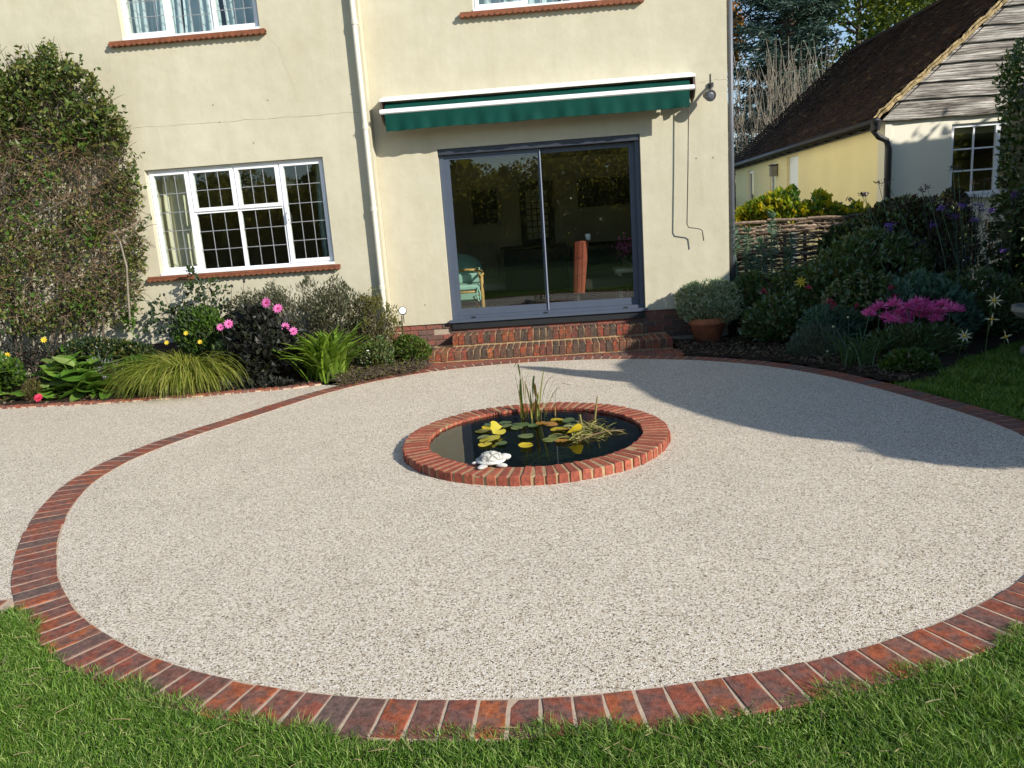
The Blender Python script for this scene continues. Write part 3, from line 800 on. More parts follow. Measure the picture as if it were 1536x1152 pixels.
# brick steps
steps = thing('brick_steps', 'two worn red brick steps up to the patio door', 'steps', (0, 9.67, 0))
S1 = (-1.645, 1.525, 9.67, .138); S2 = (-1.365, 1.262, 10.05, .29)
mb = MB(); mb.box(S1[0]+.006, S1[1]-.006, S1[2]+.012, YR-.02, -.05, S1[3]-.009); mb.box(S2[0]+.006, S2[1]-.006, S2[2]+.012, YR+.01, .1, S2[3]-.009); mb.build('mortar_bed', MT['mortar_pale'], steps)
for (a, b, y0, zt), zb, rows in ((S1, .02, 2), (S2, .165, 1)):
    n = int(round((b-a)/.0855)); w_ = (b-a)/n
    for r_ in range(rows):
        l_ = .213 if rows == 2 else .285
        sm = bricks_of(l_, w_-.011, zt-zb, 'step_brick', 5, .008, .0028)
        for i in range(n):
            yy = y0+l_/2+r_*.222
            if r_ == 1 and not (i < 3 or i > n-4) and yy+l_/2 > S2[2]+.06: pass
            put(sm[int(R.integers(0, 5))], 'brick', (a+(i+.5)*w_+R.normal(0, .0015), yy+R.normal(0, .0025), zb), 0, steps, rot=(R.normal(0, .006), R.normal(0, .006), rad(90)+R.normal(0, .008)))

# ------------------------------------------------------------------ awning, lamp, crank
aw = thing('awning', 'closed green canvas awning with white hood above the patio door', 'awning', (0, YR, 3.2))
mb = MB(); X0, X1 = -2.03, 1.945
mb.add([(x, y, z) for x in (X0, X1) for (y, z) in ((YR-.004, 3.44), (YR-.28, 3.37), (YR-.285, 3.335), (YR-.27, 3.335), (YR-.06, 3.38), (YR-.004, 3.38))],
       [np.array([(0, 6, 7, 1), (1, 7, 8, 2), (2, 8, 9, 3), (3, 9, 10, 4), (4, 10, 11, 5), (5, 11, 6, 0)]), np.array([(5, 4, 3, 2, 1, 0), (6, 7, 8, 9, 10, 11)])])
mb.build('hood', MT['stained'], aw)
n = 60; aa = np.linspace(0, 2*np.pi, 14)
P = np.stack([np.stack([np.full(14, x), YR-.15+.06*np.cos(aa), 3.27+.06*np.sin(aa)+.006*math.sin(i*1.3)], -1) for i, x in enumerate(np.linspace(X0+.06, X1-.06, n))], 0)
mb = MB(); mb.grid(P); mb.build('fabric_roll', MT['awn_green'], aw, smooth=True)
xs = np.linspace(X0+.06, X1-.07, n)
P = np.stack([np.stack([xs, np.full(n, YR-.205)+.006*np.sin(xs*9), np.full(n, 3.325)], -1), np.stack([xs, np.full(n, YR-.27)+.008*np.sin(xs*7), np.full(n, 3.275)+.006*np.sin(xs*11)], -1), np.stack([xs, np.full(n, YR-.30), np.full(n, 3.22)], -1)], 0)
mb = MB(); mb.grid(P); mb.build('canopy', MT['awn_green'], aw, smooth=True)
mb = MB(); mb.bbox(X0, X1-.02, YR-.345, YR-.295, 3.175, 3.235, .012); mb.build('front_bar', MT['awn_white'], aw)
xs = np.linspace(X0+.06, X1-.085, 150)
fl = .010*np.sin(xs*13)+.008*np.sin(xs*31+1)+.006*np.sin(xs*5.3)
P = np.stack([np.stack([xs, YR-.33-.0+fl*u-.002*u, np.full(150, 3.177-.208*u)+.004*np.sin(xs*4.1)*u], -1) for u in (0, .15, .4, .7, .97, 1)], 0)
P2 = P[::-1]+np.array([0, .003, 0])
mb = MB(); mb.grid(np.concatenate([P, P2, P[:1]])); mb.build('valance', MT['awn_green'], aw, smooth=True)
for x in (X0+.002, X1-.026):
    mb = MB(); mb.add([(xx, YR+dy, z) for xx in (x, x+.024) for dy, z in ((-.004, 3.43), (-.27, 3.365), (-.29, 3.18), (-.22, 3.10), (-.09, 3.06), (-.004, 3.14))], [np.array([(5, 4, 3, 2, 1, 0), (6, 7, 8, 9, 10, 11)]), np.array([(0, 1, 7, 6), (1, 2, 8, 7), (2, 3, 9, 8), (3, 4, 10, 9), (4, 5, 11, 10), (5, 0, 6, 11)])])
    mb.build('end_bracket', MT['rod'], aw)
for x in (-1.2, 1.1):
    mb = MB(); mb.box(x-.06, x+.06, YR-.12, YR-.003, 3.12, 3.24); mb.tube([(x, YR-.1, 3.16), (x-.5*np.sign(x), YR-.2, 3.15), (x, YR-.3, 3.18)], .02, 6); mb.build('folding_arm', MT['awn_white'], aw)
mb = MB(); mb.lathe((X1-.10, YR-.17, 3.08), [(0, -.05), (.03, -.045), (.035, .03), (0, .035)], 10); mb.build('gearbox', MT['rod'], aw, smooth=True)
q = lambda x, y: y1(x, y, YR-.13)
mb = MB(); mb.tube([q(1033, 155), q(1032, 250), q(1030.5, 336), q(1033, 341), q(1050, 343.5), q(1053.5, 346), q(1055.5, 361)], .0075, 6)
ck = mb.build('crank_handle', MT['rod'], None, smooth=True, loc=q(1032, 250)); tag(ck, 'thin brown crank rod hanging from the right end of the green awning', 'crank handle')
lamp = thing('floodlight', 'round metal floodlight fixed to the cream wall near its right corner', 'wall lamp', tuple(y1(1066, 140, YR-.01)))
lc = y1(1066, 143, YR-.22)
bz = y1(1066, 128, YR)
mb = MB(); mb.lathe((0, 0, 0), [(0, 0)], 3) if 0 else None
mb.box(bz[0]-.03, bz[0]+.03, YR-.03, YR-.002, bz[2]-.03, bz[2]+.03); mb.tube([(bz[0], YR-.03, bz[2]), (bz[0], YR-.10, bz[2]-.02), (lc[0]-.01, YR-.15, lc[2]+.03)], .018, 8); mb.build('bracket', MT['lamp_dark'], lamp)
ax_ = norm(np.array([.18, -1.0, -.25])); mb = MB(); c0 = np.array([lc[0]-.035, YR-.10, lc[2]+.03])
mb.tube([c0, c0+ax_*.02, c0+ax_*.06, c0+ax_*.10, c0+ax_*.15], [.03, .05, .056, .060, .063], 18); mb.build('lamp_body', MT['chrome'], lamp, smooth=True)
mb = MB(); mb.tube([c0+ax_*.135, c0+ax_*.165], [.070, .070], 20); mb.build('rim', MT['chrome'], lamp)
mb = MB(); mb.tube([c0+ax_*.166, c0+ax_*.172], [.042, .025], 18); mb.build('lens', MT['greypipe'], lamp)
mb = MB(); mb.tube([(bz[0], YR-.006, bz[2]+.03), (bz[0], YR-.006, bz[2]+.14)], .005, 5); mb.build('cable', MT['lamp_dark'], lamp)

# ------------------------------------------------------------------ room seen through the glass
def one(mb, name, mat, label, cat, loc, group=None, smooth=False):
    o = mb.build(name, mat, None, smooth, loc=loc); return tag(o, label, cat, group)
FZ = .452
mb = MB(); mb.bbox(-2.4, 1.9, 11.05, 12.75, FZ, FZ+.012, .004); one(mb, 'rug', MT['carpet'], 'dark rug on the floor inside the patio door', 'rug', (0, 11.9, FZ))
mb = MB(); mb.bbox(-2.6, 2.0, 13.0, 15.0, FZ, FZ+.012, .004); one(mb, 'rug', MT['carpet'], 'dark rug at the back of the room behind the patio door', 'rug', (0, 14, FZ))
ch = thing('rattan_chair', 'cane armchair with mint seat cushion just inside the left pane', 'chair', (-1.22, 11.2, FZ))
cx, cy = -1.24, 11.15
mb = MB()
for (dx, dy) in ((-.25, -.22), (.25, -.22), (-.22, .28), (.22, .28)):
    mb.tube([(cx+dx, cy+dy, FZ), (cx+dx, cy+dy, FZ+.34), (cx+dx*1.02, cy+dy, FZ+.56)], .019, 7)
for s_ in (-1, 1):
    mb.tube([(cx+s_*.25, cy-.26, FZ+.56), (cx+s_*.27, cy, FZ+.58), (cx+s_*.22, cy+.28, FZ+.60), (cx+s_*.12, cy+.33, FZ+.62)], .02, 7)
    mb.tube([(cx+s_*.24, cy-.22, FZ+.30), (cx+s_*.12, cy-.22, FZ+.27), (cx+s_*.23, cy-.22, FZ+.05)], .012, 6)
    mb.tube([(cx+s_*.25, cy-.2, FZ+.36), (cx+s_*.2, cy+.0, FZ+.6), (cx+s_*.24, cy+.25, FZ+.36)], .012, 6)
mb.tube([(cx-.25, cy-.22, FZ+.34), (cx+.25, cy-.22, FZ+.34), (cx+.22, cy+.28, FZ+.34), (cx-.22, cy+.28, FZ+.34), (cx-.25, cy-.22, FZ+.34)], .018, 7)
mb.tube([(cx-.14, cy+.33, FZ+.62), (cx, cy+.35, FZ+.63), (cx+.14, cy+.33, FZ+.62)], .02, 7)
mb.build('cane_frame', MT['rattan'], ch, smooth=True)
mb = MB(); mb.bbox(cx-.23, cx+.23, cy-.22, cy+.26, FZ+.35, FZ+.44, .03); mb.build('seat_cushion', MT['mint'], ch)
mb = MB(); mb.bbox(cx-.2, cx+.2, cy+.24, cy+.31, FZ+.42, FZ+.58, .03); mb.build('back_cushion', MT['mint'], ch)
mb = MB(); mb.tube([(cx+.2, cy-.24, FZ+.4), (cx+.17, cy-.26, FZ+.3), (cx+.2, cy-.25, FZ+.2)], .012, 5); mb.tube([(cx+.2, cy-.24, FZ+.4), (cx+.23, cy-.26, FZ+.3), (cx+.22, cy-.25, FZ+.22)], .012, 5); mb.build('cushion_tie', MT['mint'], ch)
tc = thing('tub_chair', 'rounded grey green tub chair behind the cane chair', 'chair', (-1.55, 12.3, FZ))
mb = MB(); a_ = np.linspace(-.4, np.pi+.4, 15); mb.grid(np.stack([np.stack([-1.5+.42*np.cos(a_)*k_, 12.3+.4*np.sin(a_)*k_, FZ+z_+.22*np.sin(np.clip(a_, 0, np.pi))*(z_ > .3)], -1) for k_, z_ in ((1, .1), (1, .55), (.97, .62), (.8, .62), (.78, .2))], 0)); mb.build('back_shell', MT['mint'], tc, smooth=True)
mb = MB(); mb.bbox(-1.85, -1.15, 11.98, 12.6, FZ+.1, FZ+.38, .04); mb.build('seat', MT['mint'], tc)
mb = MB(); mb.box(-2.7, 2.05, 15.36, 15.398, FZ, FZ+.12); mb.box(-2.74, -2.70, YR+.35, 15.3, FZ, FZ+.12); mb.build('skirting', MT['upvc'], house)
# red chair turned sideways, its back catching the sun
rc = y1(866, 385, 10.92); rx = rc[0]
rch = thing('armchair', 'red fabric armchair with its back catching the sun behind the right pane', 'chair', (rx, 10.92, FZ))
mb = MB(); P = np.array([(rx-.07+.14*i, yy, z) for i in (0, 1) for (yy, z) in ((11.38, FZ+.25), (11.62, FZ+.25), (11.66, FZ+1.0), (11.42, FZ+1.0))])
P = np.stack([np.stack([np.linspace(rx-.075-.012*u, rx+.075+.03*u, 7)+.065*u, 10.84+.03*np.sin(np.linspace(0, np.pi, 7))*-1+.10*u+np.zeros(7), np.full(7, FZ+.22+.72*u)+.015*np.sin(np.linspace(0, np.pi, 7))], -1) for u in np.linspace(0, 1, 7)], 0)
mb.grid(P); mb.grid(P[::-1]+np.array([0, .5, 0])); mb.grid(np.stack([P[:, 0], P[:, 0]+np.array([0, .5, 0])])); mb.grid(np.stack([P[:, -1]+np.array([0, .5, 0]), P[:, -1]])); mb.grid(np.stack([P[-1]+np.array([0, .5, 0]), P[-1]]))
mb.build('backrest', MT['red'], rch, smooth=False)
mb = MB()
for u in (.36, .70): mb.tube([(rx-.065+.05*u, 10.805+.10*u, FZ+.22+.72*u), (rx+.01+.05*u, 10.796+.10*u, FZ+.22+.72*u), (rx+.08+.05*u, 10.835+.10*u, FZ+.25+.72*u)], .003, 4)
for dx_ in (-.03, .04): mb.tube([(rx+dx_, 10.80, FZ+.23), (rx+dx_+.025, 10.85, FZ+.60), (rx+dx_+.05, 10.90, FZ+.94)], .003, 4)
mb.build('seams', MT['darkwood'], rch)
mb = MB(); mb.bbox(rx+.1, rx+.75, 10.87, 11.37, FZ+.25, FZ+.42, .03); mb.build('seat', MT['darkwood'], rch)  # dark colour stands in for the shaded rest of the chair
for (dx, yy) in ((-.02, 10.88), (-.02, 11.3), (.7, 10.9), (.7, 11.32)):
    mb = MB(); mb.tube([(rx+dx, yy, FZ), (rx+dx, yy, FZ+.26)], .022, 8); mb.build('leg', MT['darkwood'], rch)
q = y1(872, 343, 11.75)
mb = MB(); mb.lathe((rx+.17, 11.05, FZ+.955), [(0, 0), (.035, 0), (.04, .09), (.034, .09), (.03, .01), (0, .01)], 14); one(mb, 'mug', MT['upvc'], 'small white mug standing on the top of the red armchair', 'mug', (rx+.17, 11.05, FZ+.955), smooth=True)
sf = thing('sofa', 'dark brown sofa behind the red armchair', 'sofa', (1.1, 13.4, FZ))
mb = MB(); mb.bbox(.4, 1.95, 13.0, 13.8, FZ+.1, FZ+.42, .04); mb.build('seat', MT['darkwood'], sf)
mb = MB(); mb.bbox(.4, 1.95, 13.6, 13.9, FZ+.42, FZ+.85, .05); mb.build('backrest', MT['darkwood'], sf)
for x in (.32, 1.9): mb = MB(); mb.bbox(x, x+.16, 13.0, 13.9, FZ+.05, FZ+.6, .04); mb.build('arm', MT['darkwood'], sf)
tb = thing('side_table', 'pale painted table inside the right end of the patio door', 'table', (1.2, 11.2, FZ))
q0 = y1(925, 400, 11.2); q1 = y1(925, 445, 11.2)
mb = MB(); mb.bbox(q0[0]-.03, q0[0]+.6, 11.05, 11.6, FZ+.46, FZ+.52, .006); mb.build('tabletop', MT['palepaint'], tb)
for (x, yy) in ((q0[0], 11.08), (q0[0]+.52, 11.08), (q0[0], 11.52), (q0[0]+.52, 11.52)): mb = MB(); mb.box(x, x+.06, yy, yy+.06, FZ, FZ+.46); mb.build('leg', MT['palepaint'], tb)
vs1 = thing('vase', 'vase of pink flowers on the pale table', 'vase', (q0[0]+.15, 11.35, FZ+.52))
mb = MB(); mb.lathe((q0[0]+.15, 11.35, FZ+.521), [(0, 0), (.05, 0), (.07, .08), (.04, .15), (.05, .17)], 14); mb.build('vase_body', MT['darkwood'], vs1, smooth=True)
pp_ = np.array([q0[0]+.15, 11.35, FZ+.80])+R.normal(0, .07, (90, 3)); mb = MB(); mb.add(*cards(pp_, randdir(90), .05, .045)); mb.build('flowers', MT['pink'], vs1)
mb = MB(); pp_ = np.array([q0[0]+.15, 11.35, FZ+.70])+R.normal(0, .05, (60, 3)); mb.add(*cards(pp_, randdir(60), .08, .03)); mb.build('leaves', MT['shade_shrub'], vs1)
ct = thing('chest', 'dark chest against the back of the room', 'chest', (-.35, 14.6, FZ))
mb = MB(); mb.bbox(-.85, .3, 14.4, 15.2, FZ, FZ+.8, .02); mb.build('carcass', MT['darkwood'], ct); mb = MB(); mb.bbox(-.9, .35, 14.36, 15.25, FZ+.8, FZ+.84, .008); mb.build('lid', MT['darkwood'], ct)
rdx = y1(720, 360, 15.2)[0]
ra = thing('radiator', 'pale radiator on the back wall seen through the left pane', 'radiator', (rdx, 15.3, FZ))
for i in range(9): mb = MB(); mb.bbox(rdx-.32+i*.07, rdx-.26+i*.07, 15.28, 15.36, FZ+.25, FZ+.95, .01); mb.build('fin', MT['palepaint'], ra)
def picture(name, x, z, w_, h, lab):
    t_ = thing(name, lab, 'picture', (x, 15.38, z)); mb = MB(); frame(mb, x-w_/2, x+w_/2, z-h/2, z+h/2, 15.35, 15.395, .05); mb.build('frame', MT['palepaint'] if w_ < .8 else MT['darkwood'], t_); mb = MB(); mb.box(x-w_/2+.05, x+w_/2-.05, 15.375, 15.392, z-h/2+.05, z+h/2-.05); mb.build('canvas', MT['picture'], t_)
p_ = y1(727, 310, 15.3); picture('framed_picture', p_[0], p_[2], .6, .75, 'framed print with pale border above the radiator')
p_ = y1(905, 287, 15.3); picture('framed_picture', p_[0], p_[2], 1.0, .55, 'wide dark framed picture on the right of the back wall')
p_ = y1(806, 330, 15.35)
bd = thing('inner_door', 'dark door with a bright leaded glass panel at the back of the room', 'door', (p_[0], 15.36, FZ))
mb = MB(); frame(mb, p_[0]-.33, p_[0]+.33, FZ, FZ+2.05, 15.33, 15.398, (.12, .12, .95, .16)); mb.build('door_frame', MT['darkwood'], bd)
mb = MB(); mb.box(p_[0]-.21, p_[0]+.21, 15.37, 15.385, FZ+.95, FZ+1.89); mb.build('glass_panel', MT['curtain'], bd)  # opaque cream colour stands in for light through the leaded glass
mb = MB()
for i in range(1, 4): xx = p_[0]-.21+.42*i/4; mb.box(xx-.01, xx+.01, 15.36, 15.369, FZ+.95, FZ+1.89)
for j in range(1, 8): zz = FZ+.95+.94*j/8; mb.box(p_[0]-.21, p_[0]+.21, 15.359, 15.3695, zz-.01, zz+.01)
mb.build('leading', MT['darkwood'], bd)
# curtains
def curtain(name, x0, x1, z0, z1, y, mat, lab, waves, amp=.03, group=None):
    n = waves*8; xs = np.linspace(x0, x1, n); yy = y+amp*np.sin(np.linspace(0, waves*2*np.pi, n))+R.normal(0, amp*.12, n)
    P = np.stack([np.stack([xs+.02*np.sin(u*4+xs*3), yy*(1)+0*u, np.full(n, z0+(z1-z0)*u)], -1) for u in np.linspace(0, 1, 6)], 0)
    mb = MB(); mb.grid(P); mb.grid(P[:, ::-1]+np.array([0, .004, 0])); o = mb.build(name, mat, None, True, loc=((x0+x1)/2, y, z1)); return tag(o, lab, 'curtain', group)
curtain('curtain', -5.3, -4.87, 1.3, 2.75, YL+.36, MT['curtain'], 'cream curtain drawn to the left side of the lower leaded window', 4)
curtain('curtain', -3.1, -2.86, 1.3, 2.75, YL+.36, MT['teal_curtain'], 'grey green curtain at the right side of the lower leaded window', 3)
curtain('curtain', -5.3, -4.62, 4.2, 5.3, YL+.36, MT['net'], 'pale blue curtain behind the left light of the upper left window', 6)
curtain('curtain', -4.60, -4.12, 4.2, 5.3, YL+.38, MT['net'], 'pale curtain behind the middle light of the upper left window', 4)
curtain('curtain', -4.05, -3.45, 4.2, 5.3, YL+.36, MT['net'], 'pale blue curtain behind the right light of the upper left window', 4)
curtain('curtain', -.75, .3, 4.2, 5.3, YR+.36, MT['net'], 'pale curtain behind the left of the window over the awning', 6)
curtain('curtain', .34, 1.27, 4.2, 5.3, YR+.36, MT['net'], 'pale curtain behind the right of the window over the awning', 6)

# ------------------------------------------------------------------ outbuilding
GY, GX = 12.5, 5.30
ob = thing('outbuilding', 'yellow rendered outbuilding with dark tiled roof and silvered timber gable', 'outbuilding', (GX, GY, 0))
RX0, RZ0, RXR, RZR = 5.12, 2.93, 8.3, 5.6     # eaves and ridge of the roof
RXE = 2*RXR-RX0
GEND = 22.0
W5 = (6.30, 7.75, 1.66, 2.74)
mb = MB(); wall_holes(mb, GX, RXE-.18, 0, 2.9, GY, GY+.25, [W5]); mb.build('wall', MT['pale_render'], ob)
SD = []
for (xa, xb, ya, yb) in ((1180, 1197, 234, 330), (1155, 1163, 244, 300), (1122.5, 1130, 256, 316)):
    Ya = GX/ (rays([(xa, 270)])[0, 0]/rays([(xa, 270)])[0, 1]); Yb = GX/(rays([(xb, 270)])[0, 0]/rays([(xb, 270)])[0, 1])
    za = y1((xa+xb)/2, ya, (Ya+Yb)/2)[2]; zb = y1((xa+xb)/2, yb, (Ya+Yb)/2)[2]
    SD.append((min(Ya, Yb), max(Ya, Yb), zb, za))
SD[0] = (SD[0][0], SD[0][1], .05, SD[0][3]); SD[2] = (SD[2][0], SD[2][1], .5, SD[2][3]); SD[1] = (SD[1][0], SD[1][1], 1.0, SD[1][3])
# side wall (x is constant): build in a turned frame and swap axes
mb0 = MB(); wall_holes(mb0, GY+.25, GEND, 0, 2.95, GX, GX+.25, [(a_, b_, c_, d_) for a_, b_, c_, d_ in SD])
V = np.concatenate(mb0.V)[:, [1, 0, 2]]; mb = MB(); mb.add(V, [f[:, ::-1] for f in [np.concatenate(x) for x in mb0.F.values()]]); mb.build('wall', MT['yellow_render'], ob)
mb = MB(); mb.box(RXE-.45, RXE-.2, GY+.25, GEND, 0, 2.9); mb.box(GX+.25, RXE-.45, GEND-.25, GEND, 0, 2.9); mb.build('wall', MT['yellow_render'], ob)
mb = MB(); mb.box(GX+.25, RXE-.45, GY+.25, GEND-.25, 2.6, 2.7); mb.box(GX+.25, RXE-.45, GY+.25, GEND-.25, -.05, .03); mb.build('floor', MT['room'], ob)
for k, (a_, b_, c_, d_) in enumerate(SD):
    mb = MB()
    if k == 0:
        mb.box(GX+.06, GX+.1, a_+.002, b_-.002, c_, d_-.002); dr = mb.build('door', MT['upvc'], ob)
        mb = MB(); mb.box(GX+.045, GX+.059, a_+.1, b_-.1, d_-1.0, d_-.15); mb.build('door_panel', MT['upvc'], dr)
    else:
        mb.box(GX+.03, GX+.08, a_+.002, a_+.06, c_, d_-.002); mb.box(GX+.03, GX+.08, b_-.06, b_-.002, c_, d_-.002); mb.box(GX+.032, GX+.08, a_+.06, b_-.06, d_-.07, d_-.002); mb.box(GX+.032, GX+.08, a_+.06, b_-.06, c_, c_+.06); mb.box(GX+.032, GX+.08, a_+.06, b_-.06, (c_+d_)/2-.02, (c_+d_)/2+.02)
        wn = mb.build('window', MT['upvc'], ob); mb = MB(); mb.box(GX+.05, GX+.056, a_+.06, b_-.06, c_+.06, d_-.07); mb.build('pane', MT['glass'], wn)
# gable boards, waney lap boarding, each a plank
slope = (RZR-RZ0)/(RXR-RX0)
zb = 2.86; k = 0
while zb < RZR-.1:
    hb = R.uniform(.225, .275)
    zt = zb+hb+.03
    xl = RX0+.10+max(0, (zb-RZ0))/slope; xr = 2*RXR-xl
    xlt = RX0+.10+max(0, (zt-RZ0))/slope; xrt = 2*RXR-xlt
    if xrt-xlt < .3: break
    cuts = [0.0, 1.0]
    if k % 2 == 1: cuts = [0, R.uniform(.16, .3), R.uniform(.55, .7), 1]
    for c0_, c1_ in zip(cuts[:-1], cuts[1:]):
        a0, a1 = xl+(xr-xl)*c0_, xl+(xr-xl)*c1_
        n = max(6, int((a1-a0)/.18)); u = np.linspace(0, 1, n)
        xb_ = a0+(a1-a0)*u+.003*(c0_ > 0)-.003*(c1_ < 1)*u
        xt_ = np.clip(xb_, xlt, xrt)
        wz = zb+np.cumsum(R.normal(0, .006, n)); wz -= np.linspace(wz[0]-zb, wz[-1]-zb, n); wz += .006*np.sin(u*9+k)
        yb_ = GY-.075+R.normal(0, .002, n)
        P = np.stack([np.stack([xb_, np.full(n, GY-.02), wz], -1), np.stack([xb_, yb_, wz], -1), np.stack([xb_, yb_, wz+.012], -1), np.stack([xt_, np.full(n, GY-.030), np.full(n, zt)], -1)], 0)
        mb = MB(); mb.grid(P); mb.build('plank', MT['board'], ob)
    zb += hb; k += 1
mb = MB(); mb.add([(RX0+.15, GY-.012, 2.86), (RXE-.15, GY-.012, 2.86), (RXR, GY-.012, RZR-.08), (RX0+.15, GY+.2, 2.86), (RXE-.15, GY+.2, 2.86), (RXR, GY+.2, RZR-.08)], [np.array([(0, 1, 2), (5, 4, 3)]), np.array([(0, 3, 4, 1), (1, 4, 5, 2), (2, 5, 3, 0)])]); mb.build('gable_wall', MT['black'], ob)
# roof: underlay and real courses of plain tiles on both slopes
mb = MB()
for sgn in (1, -1):
    xe, xr_ = (RX0, RXR) if sgn == 1 else (RXE, RXR)
    mb.add([(xe, GY-.09, RZ0-.13), (xe, GEND+.1, RZ0-.13), (xr_, GEND+.1, RZR-.13), (xr_, GY-.09, RZR-.13)], [np.array([(0, 1, 2, 3) if sgn < 0 else (3, 2, 1, 0)])])
roof = mb.build('roof', MT['black'], ob)
SLP = math.hypot(RXR-RX0, RZR-RZ0); ud = np.array([RXR-RX0, 0, RZR-RZ0])/SLP; un = np.array([-ud[2], 0, ud[0]])
nc = int(SLP/.1); nt = int((GEND+.1-GY+.10)/.166)
V = []; 
ii, jj = np.meshgrid(np.arange(nc), np.arange(nt), indexing='ij'); ii = ii.ravel(); jj = jj.ravel(); n = len(ii)
y0_ = GY-.10+jj*.166+np.where(ii % 2, .083, 0); s0 = ii*.1-.03+R.normal(0, .004, n); lift = R.normal(0, .003, n)
sag = -.05*np.sin(np.clip((y0_-GY)/(GEND-GY), 0, 1)*np.pi*1)+.012*np.sin(y0_*2.1)
def rp(s_, h, y): return np.array([RX0, 0, RZ0])+ud*s_[:, None]+un*(h+sag)[:, None]+np.stack([0*y, y, 0*y], -1)
q = [rp(s0, .046+lift, y0_+.002), rp(s0, .046+lift+R.normal(0, .002, n), y0_+.162), rp(s0+.17, .012+0*lift, y0_+.162), rp(s0+.17, .012+0*lift, y0_+.002), rp(s0, .008+lift, y0_+.002), rp(s0, .008+lift, y0_+.162)]
V = np.stack(q, 1).reshape(-1, 3); b_ = np.arange(n)[:, None]*6
Fq = np.concatenate([b_+np.array([t_]) for t_ in ((3, 2, 1, 0), (0, 1, 5, 4))])
mb = MB(); mb.add(V, [Fq]); mb.build('tiles', MT['tile'], roof, kind='stuff')
V2 = V.copy(); V2[:, 0] = 2*RXR-V2[:, 0]; mb = MB(); mb.add(V2, [Fq[:, ::-1]]); mb.build('tiles', MT['tile'], roof, kind='stuff')
mb = MB(); P = np.stack([np.stack([np.full(40, RXR+.12*math.cos(t_)), np.linspace(GY-.1, GEND+.1, 40), RZR-.05+.11*math.sin(t_)-.05*np.sin(np.linspace(0, np.pi, 40))], -1) for t_ in np.linspace(0, np.pi, 7)], 0); mb.grid(P); mb.build('ridge', MT['tile'], roof)
# pale mortar of the verge
n = 60; s_ = np.linspace(-.02, SLP, n)
c_ = np.array([RX0, GY-.085, RZ0-.035])+ud*s_[:, None]+R.normal(0, .006, (n, 3)); mb = MB(); mb.tube(c_, R.uniform(.018, .03, n), 5)
mb.tube(c_+un*.045+R.normal(0, .006, (n, 3)), R.uniform(.012, .02, n), 5); mb.build('verge', MT['verge'], ob)
# rafter feet, gutter, downpipe
mb = MB(); mb.tube([(RX0-.02, GY-.16, RZ0-.07), (RX0-.02, GEND+.1, RZ0-.07)], .058, 9); gt = mb.build('gutter', MT['darkpipe'], ob, smooth=True)
for i, yy in enumerate(np.arange(GY+.6, GEND, .55)): mb = MB(); mb.box(RX0+.02, GX-.002, yy, yy+.07, RZ0-.14, RZ0-.02); mb.build('rafter_foot', MT['darkpipe'], ob)
mb = MB(); mb.box(RX0+.10, RX0+.13, GY+.3, GEND, RZ0-.16, RZ0-.0); mb.build('fascia', MT['darkpipe'], ob)
mb = MB(); mb.tube([(RX0-.02, GY-.05, RZ0-.08), (RX0-.02, GY-.05, RZ0-.2), (RX0+.06, GY-.06, RZ0-.30), (GX-.01, GY-.07, RZ0-.36), (GX+.03, GY-.075, RZ0-.48), (GX+.03, GY-.075, .1)], .045, 9); mb.build('drainpipe', MT['darkpipe'], ob, smooth=True)
mb = MB(); mb.lathe((RX0-.0, GY-.09, RZ0-.2), [(.0, 0), (.06, 0), (.09, .14), (.0, .15)], 8); mb.build('hopper', MT['darkpipe'], ob)
mb = MB(); mb.box(GX-.012, GX+.09, GY-.018, GY+.02, 0, 2.85); mb.build('corner_board', MT['pale_render'], ob)
# gable window
x0, x1, z0, z1 = W5; yw = GY+.04
mb = MB(); frame(mb, x0+.003, x1-.003, z0+.003, z1-.003, yw, yw+.06, .05); xm_ = x0+.72; mb.box(xm_-.035, xm_+.035, yw+.002, yw+.05, z0+.05, z1-.05); mb.box(x0-.05, x1+.05, GY-.07, yw-.001, z0-.05, z0)
gw = mb.build('window', MT['upvc'], ob)
mb = MB(); mb.box(x0+.05, x1-.05, yw+.03, yw+.036, z0+.05, z1-.05); mb.build('pane', MT['glass'], gw)
mb = MB()
for xx in (x0+.05+.31, xm_+.035+.33): mb.box(xx-.012, xx+.012, yw+.012, yw+.029, z0+.05, z1-.05)
for f_ in (1/3, 2/3): zz = z0+.05+(z1-z0-.1)*f_; mb.box(x0+.05, x1-.05, yw+.014, yw+.0292, zz-.012, zz+.012)
mb.build('glazing_bar', MT['upvc'], gw)
# lantern on the side wall
lq = GX/(rays([(1166, 255)])[0, 0]/rays([(1166, 255)])[0, 1]); lz = y1(1166, 255, lq)[2]
ln = thing('wall_lantern', 'small square lantern on the yellow side wall near the far window', 'wall lamp', (GX-.1, lq, lz))
mb = MB(); mb.bbox(GX-.16, GX-.02, lq-.07, lq+.07, lz-.13, lz+.10, .01); mb.build('lantern_box', MT['greystone'], ln); mb = MB(); mb.bbox(GX-.18, GX-.002, lq-.09, lq+.09, lz+.101, lz+.13, .01); mb.build('lantern_cap', MT['lamp_dark'], ln)
# dark gate in the gap between the house and the outbuilding
gt_ = thing('garden_gate', 'dark boarded gate in the gap between house and outbuilding', 'gate', (4.6, 22.3, 0))
for i in range(9): mb = MB(); mb.box(3.6+i*.17, 3.6+i*.17+.16, 22.3, 22.33, .05, 2.1); mb.build('board', MT['darkwood'], gt_)
mb = MB(); mb.box(3.6, 5.12, 22.331, 22.37, .3, .42); mb.box(3.6, 5.12, 22.331, 22.37, 1.6, 1.72); mb.build('rail', MT['darkwood'], gt_)

